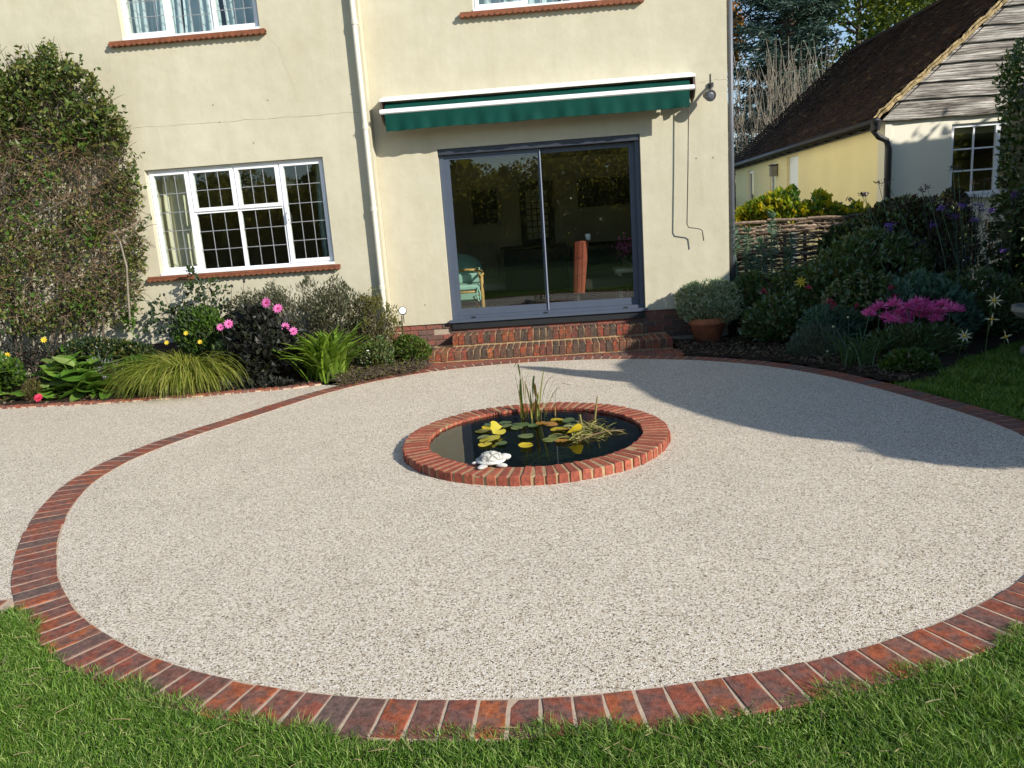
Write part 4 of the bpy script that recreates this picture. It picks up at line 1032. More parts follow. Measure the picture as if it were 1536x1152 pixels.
# ------------------------------------------------------------------ woven willow hurdle
FY = 10.95
hu = thing('wattle_fence', 'low woven willow hurdle between the house and the outbuilding', 'fence', (2.5, FY, 0))
posts = np.arange(2.5, 5.3, .27)
for i, x in enumerate(posts):
    mb = MB(); mb.tube([(x+R.normal(0, .01), FY, -.05), (x+R.normal(0, .01), FY, .8), (x, FY, 1.5+R.normal(0, .012))], .024, 7); mb.build('post', MT['wicker'], hu)
xs = np.linspace(2.42, 5.3, 75)
for j in range(50):
    z = .04+j*.0288; ph = np.pi*(j % 2)
    yy = FY+.036*np.sin((xs-2.5)/.27*np.pi+np.pi/2+ph)
    zz = z+.012*np.sin(xs*R.uniform(1.5, 5)+R.uniform(0, 6))+.008*np.sin(xs*R.uniform(8, 15)+R.uniform(0, 6))+R.normal(0, .005, 75)
    mb = MB(); mb.tube(np.stack([xs, yy, zz], -1), np.clip(R.uniform(.012, .019)+.004*np.sin(xs*R.uniform(1, 3)+j), .008, .03), 5); mb.build('rod', MT['wicker'], hu)
for (a_, b_) in ((2.42, 3.05), (3.06, 3.60), (3.61, 4.15), (4.16, 4.7), (4.71, 5.25)):
    mb = MB(); mb.tube([(a_, FY-.03, 1.50+R.normal(0, .01)), ((a_+b_)/2, FY-.034, 1.50), (b_, FY-.03, 1.50+R.normal(0, .01))], .024, 6); mb.build('rod', MT['wicker'], hu)

# ------------------------------------------------------------------ pond
pond = thing('pond', 'round pond with a raised rim of red bricks in the middle of the patio', 'pond', (PC[0], PC[1], 0))
th = np.linspace(0, 2*np.pi, 97)
def circ(r, z): return np.stack([PC[0]+r*np.cos(th), PC[1]+r*np.sin(th), np.full(97, z)], -1)
mb = MB(); mb.grid(np.stack([circ(PR-.006, -.02), circ(PR-.008, .058), circ(PR-.014, .064), circ(.842, .064), circ(.842, -.02)], 1)); mb.build('mortar_bed', MT['mortar_pale'], pond)
pbm = bricks_of(.207, .061, .07, 'pond_brick', 5, .006, .0022)
nb = 80
for i in range(nb):
    a_ = (i+.5)/nb*2*np.pi+R.normal(0, .003); r_ = .937+R.normal(0, .003)
    put(pbm[i % 5], 'brick', (PC[0]+r_*math.cos(a_), PC[1]+r_*math.sin(a_), -.002+R.normal(0, .0015)), 0, pond, rot=(R.normal(0, .012), R.normal(0, .012), a_+R.normal(0, .012)))
mb = MB(); mb.grid(np.stack([circ(.8408, .03), circ(.83, -.4), circ(.4, -.5), circ(.001, -.5)], 1)); mb.build('liner', MT['black'], pond)
mb = MB(); mb.grid(np.stack([circ(.8405, .044), circ(.4, .044), circ(.001, .044)], 1)); tag(mb.build('water', MT['water'], smooth=True), kind='structure')
WZ = .046
def padmesh(seed, cup=.0):
    rr = np.random.default_rng(seed); n = 18; a_ = np.linspace(.16, 2*np.pi-.16, n); r_ = 1+.05*rr.normal(size=n)
    V = [(0, 0, 0)]
    for u in (.55, 1): V += [(u*r_[i]*math.cos(a_[i]), u*r_[i]*math.sin(a_[i]), .04*u*u*math.sin(a_[i]*2+seed)+cup*u*u*max(0, math.sin(a_[i]))) for i in range(n)]
    Fs = [(0, 1+i, 2+i) for i in range(n-1)]; Q = [(1+i, 1+n+i, 2+n+i, 2+i) for i in range(n-1)]
    return mesh_np('leaf', np.array(V), [np.array(Fs), np.array(Q)], True)
PADM = {}
def pad(k, key):
    if (k, key) not in PADM: PADM[k, key] = padmesh(k, .9 if key == 'pad_y' and k == 3 else (.18 if k == 2 else .0)); PADM[k, key].materials.append(MT[key])
    return PADM[k, key]
lil = [('water lily with folded bright yellow leaves near the turtle', [(747, 652, 22, 'pad_y', 3), (735, 660, 27, 'pad_y', 2), (728, 668, 18, 'pad_y', 0), (751.6, 667, 15, 'pad_g', 1), (725, 658, 16, 'pad_g', 0)]),
       ('water lily with mottled yellow and green leaves at the far left of the water', [(735, 642, 22, 'pad_y', 1), (724, 647, 21, 'pad_y', 0), (737, 638.5, 20, 'pad_g', 2), (758, 636, 18, 'pad_g', 0), (758, 641, 18, 'pad_g', 1)]),
       ('water lily with olive leaves floating below the upright reeds', [(780, 637.5, 25, 'pad_g', 1), (775, 643, 17, 'pad_g', 0), (800, 640, 15, 'pad_g', 2), (789, 656, 20, 'pad_g', 1), (789, 671, 18, 'pad_y', 2)]),
       ('water lily with orange brown and yellow leaves in the middle of the water', [(812, 635, 16, 'pad_o', 1), (826, 637, 19, 'pad_o', 0), (836, 631, 19, 'pad_y', 1), (853, 633, 18, 'pad_g', 2), (838, 646, 23, 'pad_y', 0), (846, 647.5, 16, 'pad_o', 2), (856, 642, 18, 'pad_g', 1)]),
       ('water lily with green and rusty leaves at the right of the water', [(826, 660, 22, 'pad_g', 0), (834, 655, 20, 'pad_g', 1), (842, 663, 16, 'pad_o', 2), (862, 656, 22, 'pad_y', 3), (868, 645, 15, 'pad_g', 0)])]
for lab, ps in lil:
    q = gp([(a_, b_) for a_, b_, *_ in ps], WZ); cc_ = q.mean(0); t_ = thing('water_lily', lab, 'water lily', tuple(cc_), 'water lilies in the pond')
    stems = MB()
    for i, ((a_, b_, w_, key, k), p_) in enumerate(zip(ps, q)):
        zz = .004+.003*i+(.03 if k == 3 else 0)
        put(pad(k, key), 'leaf', (p_[0], p_[1], WZ+zz), 0, t_, rot=(R.normal(0, .05)+(.25 if k == 3 else 0), R.normal(0, .05), R.uniform(0, 6)), scale=(w_*.0031,)*3)
        stems.tube([(p_[0], p_[1], WZ+zz), (p_[0]*.6+cc_[0]*.4, p_[1]*.6+cc_[1]*.4, -.15), (cc_[0], cc_[1], -.48)], .004, 4)
    stems.build('stems', MT['weed_deep'], t_)
# upright reeds
rd = gp([(800, 626)], WZ)[0]
reed = thing('pond_reed', 'upright yellow green reeds with brown tips standing in the pond', 'reed', tuple(rd), None)
BL = [((782, 625), (779, 558), (771, 551), .022), ((786, 624), (781, 590), (783, 566), .03), ((790, 620), (786, 590), (783, 560), .012), ((800, 628), (800, 580), (802, 563), .03), ((804, 630), (803, 590), (801, 575), .03), ((798, 626), (793, 595), (786, 572), .018), ((808, 630), (811, 590), (817, 549), .018),
      ((806, 632), (807, 605), (806, 590), .03), ((810, 612), (816, 585), (833, 563), .01), ((812, 608), (826, 580), (843, 575), .008), ((843, 575), (852, 577), (858, 581), .006), ((814, 610), (830, 590), (846, 585), .008), ((833, 620), (833, 600), (836, 580), .008), ((790, 628), (785, 610), (782, 602), .02), ((796, 628), (797, 610), (795, 585), .024), ((786, 622), (777, 585), (772, 562), .01), ((794, 622), (788, 580), (797, 558), .006), ((802, 622), (806, 600), (812, 580), .012), ((788, 626), (781, 608), (778, 585), .014)]
for k, (a_, b_, c_, wd) in enumerate(BL):
    Y0 = rd[1]+R.normal(0, .07); P3 = [y1(*a_, Y0), y1(*b_, Y0+R.normal(0, .03)), y1(*c_, Y0+R.normal(0, .05))]
    if a_[1] > 600: P3[0][2] = -.05
    s_ = np.linspace(0, 1, 7)[:, None]; P = (1-s_)**2*P3[0]+2*s_*(1-s_)*(2*P3[1]-.5*P3[0]-.5*P3[2])+s_**2*P3[2]
    wv_ = wd*np.array([.8, 1, 1, .9, .7, .45, .08]); mb = MB(); mb.add(*vribbons(P[None], wv_[None], .3)); mb.build('leaf', MT['iris'], reed)
# floating weed and a stem
wq = gp(sample_poly([(858, 640), (880, 633), (905, 640), (925, 652), (900, 658), (870, 662), (852, 660)], 170), WZ)
wd_ = thing('pond_weed', 'tangle of yellow green weed and stems floating at the right of the pond', 'pond weed', tuple(wq.mean(0)))
n = len(wq); P = arcs(wq+np.array([0, 0, -.005])*1, R.uniform(0, 6.28, n), R.uniform(-.1, .9, n), R.uniform(-.9, .2, n), R.uniform(.07, .2, n), 5); P[:, :, 2] = np.clip(P[:, :, 2], WZ-.01, .12)
mb = MB(); mb.add(*vribbons(P, np.full((n, 5), .009)*np.array([1, 1, 1, .8, .2]))); mb.build('strands', MT['weed'], wd_)
mb = MB(); mb.tube([g1(868, 662, WZ+.01), g1(890, 652, WZ+.02), g1(912, 646, WZ+.015), g1(935, 645, WZ+.005)], .006, 5); mb.build('stem', MT['twig'], wd_)
mb = MB(); p0 = g1(892, 634, WZ); mb.tube([p0, y1(894, 612, p0[1]), y1(896, 595, p0[1])], [.008, .009, .006], 6); p0 = g1(872, 640, WZ); mb.tube([p0, y1(871, 628, p0[1]), y1(869.5, 622, p0[1])], [.008, .009, .012], 6); mb.build('stem', MT['weed'], wd_)
n = 420; bq = gp(sample_poly([(770, 690), (800, 678), (850, 672), (862, 676), (830, 690), (790, 698)], n), -.03); bq[:, 2] = R.uniform(-.12, -.01, n)
P = arcs(bq, R.normal(.4, .5, n), R.uniform(-.1, .5, n), R.uniform(-.2, .1, n), R.uniform(.08, .25, n), 4); P[:, :, 2] = np.minimum(P[:, :, 2], WZ-.004)
mb = MB(); mb.add(*vribbons(P, np.full((n, 4), .008)*np.array([1, 1, .8, .2]))); tag(mb.build('water_weed', MT['weed_deep'], None, loc=bq.mean(0)), 'feathery green weed just under the water at the front of the pond', 'pond weed')
# stone turtle on the rim
tq = gp([(737, 697)], .066)[0]
tur = thing('turtle_ornament', 'white stone turtle on the brick rim of the pond', 'ornament', (tq[0], tq[1], .068))
def blob(c, r, rot=0, n=14, tilt=0, fn=None):
    u = np.linspace(0, np.pi, n); v_ = np.linspace(0, 2*np.pi, 2*n)
    X = np.sin(u)[:, None]*np.cos(v_); Yy = np.sin(u)[:, None]*np.sin(v_); Z = np.cos(u)[:, None]+0*v_
    k_ = 1 if fn is None else fn(X, Yy, Z)
    P = np.stack([X*r[0]*k_, Yy*r[1]*k_, Z*r[2]*k_], -1)
    ca, sa = math.cos(rot), math.sin(rot); ct_, st_ = math.cos(tilt), math.sin(tilt)
    P = np.stack([P[..., 0]*ct_+P[..., 2]*st_, P[..., 1], -P[..., 0]*st_+P[..., 2]*ct_], -1)
    return np.stack([P[..., 0]*ca-P[..., 1]*sa+c[0], P[..., 0]*sa+P[..., 1]*ca+c[1], P[..., 2]+c[2]], -1)
rr_ = .15; ca, sa = math.cos(rr_), math.sin(rr_)
tl = lambda x, y, z: (tq[0]+x*ca-y*sa, tq[1]+x*sa+y*ca, .068+z)
def shellfn(X, Y, Z):
    g = np.minimum(np.abs(np.sin(X*4.2+.4)), np.abs(np.sin(Y*3.6)))
    return 1-.10*np.exp(-(g/.2)**2)*(Z > .05)-.06*((Z < .12) & (Z > -.05))*0
mb = MB(); mb.grid(blob(tl(0, 0, .045), (.086, .074, .050), rr_, 22, 0, shellfn)); mb.build('shell', MT['carved'], tur, smooth=True)
mb = MB(); mb.grid(blob(tl(0, 0, .03), (.104, .092, .02), rr_, 12)); mb.grid(blob(tl(.106, 0, .044), (.036, .022, .021), rr_, 12, -.15)); mb.grid(blob(tl(.085, 0, .045), (.04, .026, .024), rr_, 10, -.3))
for (x, y, r2) in ((.065, -.085, -.6), (.065, .085, .6), (-.065, -.08, .7), (-.065, .08, -.7)): mb.grid(blob(tl(x, y, .014), (.045, .026, .015), rr_+r2, 10))
mb.grid(blob(tl(-.11, 0, .022), (.025, .012, .010), rr_, 8)); mb.build('turtle_body', MT['stone'], tur, smooth=True)

# ------------------------------------------------------------------ plants of the left border
def stems_mb(P0, P1, r0=.006, k=5, wig=.03, sides=4):
    n = len(P0); s_ = np.linspace(0, 1, k)[None, :, None]
    P = P0[:, None]*(1-s_)+P1[:, None]*s_+R.normal(0, wig, (n, k, 3))*np.sin(s_*np.pi)
    return vtubes(P, np.linspace(r0, r0*.4, k)[None]*R.uniform(.6, 1.3, (n, 1)), sides)
def foliage(t_, name, mat, P, L, W, up=.35, out=None, bend=.15, jit=.35):
    n = len(P); D = randdir(n); D[:, 2] += up
    if out is not None: D = D+norm(P-out)*.9
    mb = MB(); mb.add(*cards(P, D, L*R.uniform(1-jit, 1+jit, n), W*R.uniform(1-jit, 1+jit, n), bend)); return mb.build(name, MT[mat], t_, kind='stuff' if name == 'sprig' else None)
def shrub(name, label, cat, poly, Y, depth, n, L, W, mat, base=None, nst=24, up=.35, clump=0, spread=8, extra=None, group=None, stem='bark', sr=.006):
    P = sil(poly, Y, depth, n, clump, spread); P[:, 2] = np.maximum(P[:, 2], .02)
    c_ = P.mean(0); b_ = np.array([c_[0], c_[1], .0]) if base is None else np.array(base, float)
    t_ = thing(name, label, cat, tuple(b_), group)
    foliage(t_, 'foliage', mat, P, L, W, up, out=b_)
    for (nm, m2, frac, L2, W2) in (extra or []):
        P2 = sil(poly, Y, depth*1.05, int(n*frac), clump, spread); P2[:, 2] = np.maximum(P2[:, 2], .02); foliage(t_, nm, m2, P2, L2, W2, up, out=b_)
    if nst:
        idx = R.integers(0, n, nst); B = np.tile(b_, (nst, 1))+R.normal(0, .06, (nst, 3))*np.array([1, 1, 0]); mb = MB(); mb.add(*stems_mb(B, P[idx], sr)); mb.build('stems', MT[stem], t_)
    return t_
def flower(t_, pos, d, r, mat, n=10, cen='yellow', name='flower', pw=.5):
    d = norm(np.array(d, float)); a_ = np.arange(n)/n*2*np.pi+R.uniform(0, 1)
    u = norm(np.cross(d, [0.3, .2, 1])); v_ = np.cross(d, u)
    D = u*np.cos(a_)[:, None]+v_*np.sin(a_)[:, None]+d*.28
    mb = MB(); mb.add(*cards(np.tile(pos, (n, 1)), D, r, r*pw, .12, .15, np.tile(d, (n, 1))))
    o = mb.build(name, MT[mat], t_)
    if cen:
        mb = MB(); mb.grid(blob(np.array(pos)+d*r*.12, (r*.2, r*.2, r*.2), 0, 6))
        if t_ is not None and t_.parent is None: mb.build('flower_centre', MT[cen], t_)
    return o
# climber on the wall
CP = [(-260, 120), (-100, 95), (0, 90), (15, 104), (32, 82), (60, 72), (82, 66), (88, 90), (104, 92), (118, 102), (133, 110), (150, 124), (152, 146), (168, 150), (176, 172), (190, 178), (194, 205), (203, 240), (212, 285), (216, 330), (220, 372), (214, 420), (206, 470), (192, 492), (100, 500), (-260, 520)]
cl = thing('climbing_shrub', 'tall tangled climber with green top and bare brown twigs on the house wall', 'climber', (-6.2, YL-.25, 0))
n = 26000
q = sample_poly(CP, n*2); keep = R.uniform(0, 1, len(q)) < np.where(q[:, 1] < 205, 1.0, np.where(q[:, 1] < 320, np.where(q[:, 0] > 150, .42, .14), .32)); q = q[keep]
nz_ = np.sin(q[:, 0]*.09+1)*np.sin(q[:, 1]*.11)+np.sin(q[:, 0]*.031+q[:, 1]*.05)+np.sin(q[:, 0]*.21)*np.sin(q[:, 1]*.19)*.6
q = q[nz_ > R.uniform(-1.7, .5, len(q))]
def cY(q): return YL-.03-R.uniform(0, 1, len(q))**.8*(.10+.5*np.clip((260-q[:, 0])/260, 0, 1))
P = yp(q, cY(q)); foliage(cl, 'foliage', 'climber', P, .062, .038, .25)
q = sample_poly([(-200, 125), (30, 95), (85, 80), (140, 125), (185, 185), (200, 235), (-200, 240)], 700); foliage(cl, 'broad_foliage', 'climber', yp(q, cY(q)-.04), .095, .06, .2)
q = sample_poly([(-200, 210), (150, 210), (205, 300), (215, 400), (190, 490), (-200, 505)], 6500); nz_ = np.sin(q[:, 0]*.05+2)*np.sin(q[:, 1]*.06+1); q = q[nz_ > -.1]; foliage(cl, 'dry_foliage', 'climber_dry', yp(q, cY(q)), .045, .028, 0)
q = np.concatenate([np.array(c_)+R.normal(0, 1, (90, 2))*np.array(s_) for c_, s_ in (((118, 452), (16, 14)), ((25, 470), (22, 16)), ((60, 270), (20, 25)), ((115, 205), (16, 10)), ((195, 480), (8, 10)), ((30, 335), (22, 16)), ((140, 350), (20, 12)))]); foliage(cl, 'young_foliage', 'bright', yp(q, cY(q)-.05), .065, .05, .4)
n = 3400; q = sample_poly([(-240, 200), (120, 190), (195, 250), (218, 340), (208, 470), (-240, 500)], n); B = yp(q, cY(q)); P = arcs(B, R.uniform(0, 6.28, n), R.uniform(-1.2, 1.5, n), R.uniform(-1.5, 1.5, n), R.uniform(.10, .34, n), 5)
P[:, :, 1] = np.minimum(P[:, :, 1], YL-.015); mb = MB(); mb.add(*vtubes(P, np.full((n, 5), .0036)*np.array([1.3, 1.1, 1, .8, .5]), 3)); mb.build('twigs', MT['twig'], cl)
n = 900; q = sample_poly([(-240, 110), (10, 95), (90, 90), (150, 150), (195, 220), (205, 320), (-240, 320)], n); B = yp(q, cY(q)); P = arcs(B, R.uniform(0, 6.28, n), R.uniform(.6, 1.5, n), R.uniform(.2, 1.5, n), R.uniform(.15, .4, n), 5); P[:, :, 1] = np.minimum(P[:, :, 1], YL-.015); mb = MB(); mb.add(*vtubes(P, np.full((n, 5), .0035)*np.array([1.3, 1.1, 1, .8, .5]), 3)); mb.build('twigs', MT['deadstem'], cl)
mb = MB()
for k in range(26):
    x = R.uniform(-120, 190); y = R.uniform(60+max(0, x-60)*.7, 330); a_ = y1(x*.7+R.normal(0, 20), 495, YL-.25); a_[2] = 0; b_ = y1(x, y+60, YL-.15); m_ = (a_+b_)/2+R.normal(0, .15, 3); m_[1] = YL-.2
    mb.tube([a_, a_*.7+m_*.3+R.normal(0, .04, 3), m_, m_*.4+b_*.6+R.normal(0, .05, 3), b_], np.array([.022, .018, .014, .01, .006])*R.uniform(.5, 1.2), 6)
mb.build('stems', MT['bark'], cl)
mb = MB(); mb.tube([y1(195, 480, YL-.3), y1(192, 440, YL-.35), y1(190, 400, YL-.38), y1(180, 362, YL-.3), y1(172, 350, YL-.2)], [.014, .014, .012, .01, .006], 6); mb.tube([y1(62, 340, YL-.5), y1(40, 330, YL-.4), y1(100, 300, YL-.55)], .007, 5); mb.build('pale_stem', MT['palebark'], cl)
for (x, y) in ((12, 96), (30, 74), (62, 66), (104, 84), (120, 96), (140, 108), (170, 140), (186, 172), (200, 205), (208, 240), (216, 285), (222, 330), (224, 380), (212, 450), (-30, 86)):
    ti = y1(x+R.normal(0, 3), y-R.uniform(4, 14), YL-R.uniform(.12, .35)); ba = y1(x*.8+8, y+38, YL-.2); k_ = int(R.integers(16, 26)); u = np.linspace(.15, 1, k_)[:, None]
    foliage(cl, 'sprig', 'climber', ba*(1-u)+ti*u+R.normal(0, .012, (k_, 3)), .062, .036, .3); mb = MB(); mb.tube([ba, (ba+ti)/2, ti], [.005, .004, .002], 4); mb.build('sprig_stem', MT['bark'], cl)
# tall sprig at the top
u = np.linspace(0, 1, 40)[:, None]; foliage(cl, 'sprig', 'climber', y1(80, 100, YL-.2)*(1-u)+y1(77, 62, YL-.22)*u+R.normal(0, .02, (40, 3)), .05, .03, .2)
mb = MB(); mb.tube([y1(80, 110, YL-.2), y1(80, 85, YL-.2), y1(77, 62, YL-.22)], [.006, .004, .002], 4); mb.build('sprig_stem', MT['bark'], cl)
# bergenia with large leaves
def bigleaf(seed):
    rr = np.random.default_rng(seed); n, m_ = 7, 5; u = np.linspace(0, 1, n); w_ = np.sin(np.clip(u*.93+.07, 0, 1)*np.pi)**.7*(1-.25*u)*.36
    w_[-1] = .02; v_ = np.linspace(-1, 1, m_)
    P = np.stack([np.repeat(u[:, None], m_, 1), w_[:, None]*v_, .10*np.abs(v_)*w_[:, None]*2-.28*u[:, None]**2+.05*np.sin(u*6+seed)[:, None]*v_**2+.05*u[:, None]], -1)
    mb = MB(); mb.grid(P); V = np.concatenate(mb.V); return mesh_np('leaf', V, [np.concatenate(x) for x in mb.F.values()], True)
BLF = [bigleaf(i) for i in range(5)]
for x in BLF: x.materials.append(MT['hosta'])
def bergenia(label, spots, size, Y0):
    pts = np.array([yp([(x, y)], Yq)[0] for x, y, Yq, *_ in spots]); c_ = pts.mean(0); c_[2] = 0
    t_ = thing('bergenia', label, 'leafy plant', tuple(c_), 'large leaved plants in the left border'); mb = MB()
    for (x, y, Yq, s_, az, tl_), p_ in zip(spots, pts):
        p_[2] = max(p_[2], .05); ln_ = size*s_; d = np.array([math.cos(az), math.sin(az), 0])
        b_ = p_-d*ln_*.5
        put(BLF[int(R.integers(0, 5))], 'leaf', b_, 0, t_, rot=(R.normal(0, .2), -tl_, az), scale=(ln_, ln_, ln_))
        mb.tube([(c_[0]+R.normal(0, .08), c_[1]+R.normal(0, .06), .0), (b_[0]*.6+c_[0]*.4, b_[1]*.6+c_[1]*.4, b_[2]*.6), b_], .006, 5)
    mb.build('stems', MT['bright'], t_); return t_
sp = []
for (x, y, s_, az) in ((80, 553, 1.1, 2.8), (95, 545, .9, 2.2), (117, 538, 1.0, 1.6), (110, 560, 1.0, -1.8), (128, 558, 1.0, -1.3), (150, 566, .9, .2), (156, 583, 1.25, -.15), (78, 568, 1.1, 3.0), (72, 588, 1.0, -2.6), (90, 583, .8, -2.2), (108, 590, 1.15, -2.5), (130, 594, 1.0, -1.0), (88, 603, .9, -2.7), (162, 600, .8, -1.4), (140, 575, .9, -.6), (125, 545, .8, .7), (100, 572, .9, -2.9), (145, 552, .8, .5), (68, 600, .8, 2.6), (118, 603, .8, -1.6), (175, 552, .8, .1), (180, 572, .8, -.3)):
    sp.append((x, y, 8.62+R.uniform(-.1, .4)*(610-y)/60, s_, az, R.uniform(-.1, .7)))
sp = sp+[(x+R.normal(0, 11), y-1+R.normal(0, 9), Yq+R.uniform(.05, .25), s_*.85, az+R.normal(0, .6), R.uniform(.1, .8)) for rep_ in range(4) for (x, y, Yq, s_, az, tl_) in sp]
bergenia('clump of large glossy green leaves beside the brick edging at the left', sp, .33, 8.8)
sp = [(x, y, 8.7+R.uniform(0, .4), R.uniform(.6, 1), R.uniform(-3, 3), R.uniform(0, .7)) for x, y in ((5, 590), (22, 574), (8, 560), (30, 592), (-15, 600), (-30, 580), (14, 604), (-50, 590))]
bergenia('pale leaved clump at the very left edge beyond the glossy leaves', sp, .34, 8.8)
# heathers and low mounds
shrub('heather_mound', 'low brown heather between the two large leaved clumps', 'heather', [(30, 600), (35, 580), (52, 568), (66, 580), (68, 604)], 8.75, .2, 900, .05, .008, 'climber_dry', up=1.2, nst=60, stem='twig', sr=.003)
t_ = shrub('dark_groundcover', 'dark small leaved mound under the climber at the left', 'groundcover', [(-60, 540), (10, 515), (60, 512), (110, 520), (150, 525), (200, 530), (190, 560), (80, 560), (-60, 570)], 9.35, .35, 3000, .04, .026, 'dahlia', up=.6)
t_ = thing('marigold', 'yellow daisy flowers on thin stems below the climber', 'flower', tuple(g1(55, 575)))
for (x, y, r_) in ((66, 510, .045), (11, 533, .045), (11, 540, .04)):
    p_ = y1(x, y, 9.1); flower(t_, p_, (.25, -1, .45), r_, 'yellow', 9, 'yellow'); mb = MB(); mb.tube([p_, (p_[0]+.02, p_[1]+.05, p_[2]*.5), (p_[0], p_[1]+.1, 0)], .004, 4); mb.build('stem', MT['bright'], t_)
t_ = thing('red_flower', 'single red bloom near the brick edging under the large leaves', 'flower', tuple(g1(60, 606)))
p_ = y1(58, 597, 8.5); flower(t_, p_, (0, -1, .7), .06, 'redfl', 12, None, pw=.8); flower(t_, p_+np.array([0, 0, .01]), (0, -.6, 1), .045, 'redfl', 9, None, 'petals', .9); mb = MB(); mb.tube([p_, (p_[0], p_[1]+.04, 0)], .005, 4); mb.build('stem', MT['bright'], t_)
# silver lavender
n = 240; B = np.tile(y1(162, 560, 9.15), (n, 1))+R.normal(0, .06, (n, 3)); B[:, 2] = np.clip(B[:, 2], .15, .4)
sl_ = thing('silver_shrub', 'silvery wiry shrub behind the glossy leaves', 'shrub', (B[0, 0], B[0, 1], 0)); P = arcs(B, R.uniform(0, 6.28, n), R.uniform(.3, 1.4, n), R.uniform(.5, 1.5, n), R.uniform(.1, .28, n), 4); mb = MB(); mb.add(*vtubes(P, np.full((n, 4), .004), 3)); mb.build('silver_stems', MT['silver'], sl_); mb = MB(); mb.tube([(B[0, 0], B[0, 1], 0), B.mean(0)], .015, 6); mb.build('stem', MT['bark'], sl_)
# fountain grass
n = 3000; c_ = g1(272, 588); c_[1] += .25
B = np.tile(c_, (n, 1))+R.normal(0, 1, (n, 3))*np.array([.13, .1, 0]); B[:, 2] = .02; az = np.arctan2(B[:, 1]-c_[1], B[:, 0]-c_[0])+R.normal(0, .5, n)
fg = thing('fountain_grass', 'arching clump of yellow green fountain grass spilling over the brick edging', 'ornamental grass', tuple(c_))
P = arcs(B, az, R.uniform(1.15, 1.56, n), R.uniform(-1.56, -.7, n), R.uniform(.55, 1.14, n), 8); P[:, :, 2] = np.maximum(P[:, :, 2], .02); mb = MB(); mb.add(*vribbons(P, np.full((n, 8), .008)*np.array([.8, 1, 1, 1, .9, .7, .5, .1]))); mb.build('blades', MT['fountain'], fg)
# dahlia with dark leaves and pink flowers
da = shrub('dahlia', 'black leaved dahlia with pink flowers in the left border', 'dahlia', [(345, 585), (335, 540), (338, 500), (350, 470), (385, 462), (420, 480), (445, 500), (450, 545), (440, 582), (400, 592), (365, 594)], 9.0, .38, 2600, .105, .07, 'dahlia', up=.25, nst=40, clump=40, spread=16, stem='deadstem')
for (x, y, r_, m_) in ((400, 454, .068, 'pink'), (417, 463, .066, 'pink'), (428, 490, .058, 'pink'), (440, 497, .058, 'pink'), (343, 486, .062, 'pink'), (331, 491, .052, 'pink'), (357, 516, .04, 'darkpink'), (371, 519, .045, 'pink')):
    p_ = y1(x, y, 8.8); flower(da, p_, (.25+R.normal(0, .2), -1, .45+R.normal(0, .2)), r_, m_, 11, 'darkpink', pw=.6); mb = MB(); mb.tube([p_, p_+np.array([R.normal(0, .03), .08, -.15]), (p_[0]*.6+da.location[0]*.4, 9.0, .3)], .005, 4); mb.build('flower_stem', MT['deadstem'], da)
# grey green shrub behind
shrub('grey_shrub', 'grey green domed shrub below the leaded window and left of the downpipe', 'shrub', [(340, 500), (342, 455), (366, 432), (390, 438), (408, 420), (430, 434), (450, 428), (463, 412), (478, 430), (492, 422), (505, 406), (520, 430), (540, 442), (560, 458), (562, 520), (480, 535), (400, 505)], 9.6, .36, 10500, .046, .017, 'hebe', up=.9, nst=180, clump=110, spread=11)
shrub('olive_shrub', 'yellow olive twiggy shrub in front of the downpipe', 'shrub', [(520, 520), (520, 470), (535, 452), (548, 440), (563, 425), (575, 455), (590, 460), (596, 452), (598, 480), (606, 500), (600, 535), (560, 545)], 9.6, .25, 3000, .04, .017, 'olive', up=.9, nst=110, clump=44, spread=8)
shrub('lime_shrub', 'small bright yellow green shrub beside the left end of the steps', 'shrub', [(588, 545), (590, 515), (603, 503), (622, 505), (640, 515), (648, 528), (634, 545), (610, 550)], 9.55, .2, 1700, .04, .022, 'bright', up=.5, nst=20, extra=[('olive_foliage', 'olive', .6, .04, .02)])
# rose
ro = shrub('rose_bush', 'thin dark leaved rose with red hips against the wall under the window', 'rose', [(222, 500), (222, 460), (240, 442), (258, 470), (280, 440), (278, 410), (290, 400), (300, 422), (322, 420), (342, 428), (340, 470), (330, 500), (270, 510)], 9.85, .15, 430, .075, .05, 'rose', nst=26, up=.1, stem='bark', sr=.004)
for (x, y) in ((366, 422), (348, 429), (246, 442), (263, 462), (265, 458)):
    p_ = y1(x, y, 9.85); mb = MB(); mb.grid(blob(p_, (.017, .017, .022), 0, 6)); mb.build('rose_hip', MT['darkpipe'], ro, smooth=True); mb = MB(); mb.tube([p_, p_+np.array([R.normal(-.05, .05), .02, -.25]), (p_[0]*.5+ro.location[0]*.5, 9.85, .5)], .003, 4); mb.build('hip_stem', MT['deadstem'], ro)
mb = MB(); mb.tube([y1(258, 470, 9.8), y1(268, 440, 9.8), y1(285, 475, 9.8)], .003, 4); mb.build('hip_stem', MT['deadstem'], ro)
gs = shrub('green_bush', 'fresh green leafy bush behind the fountain grass', 'shrub', [(255, 510), (262, 480), (285, 462), (310, 460), (328, 470), (342, 505), (348, 545), (300, 540)], 9.5, .25, 2400, .06, .03, 'bright', up=.4, nst=40, clump=26, spread=13, extra=[('dark_foliage', 'rose', .5, .06, .035)])
for (x, y) in ((279, 500), (250, 514), (300, 513)): flower(gs, y1(x, y, 9.15), (.2, -1, .5), .035, 'yellow', 8, None)
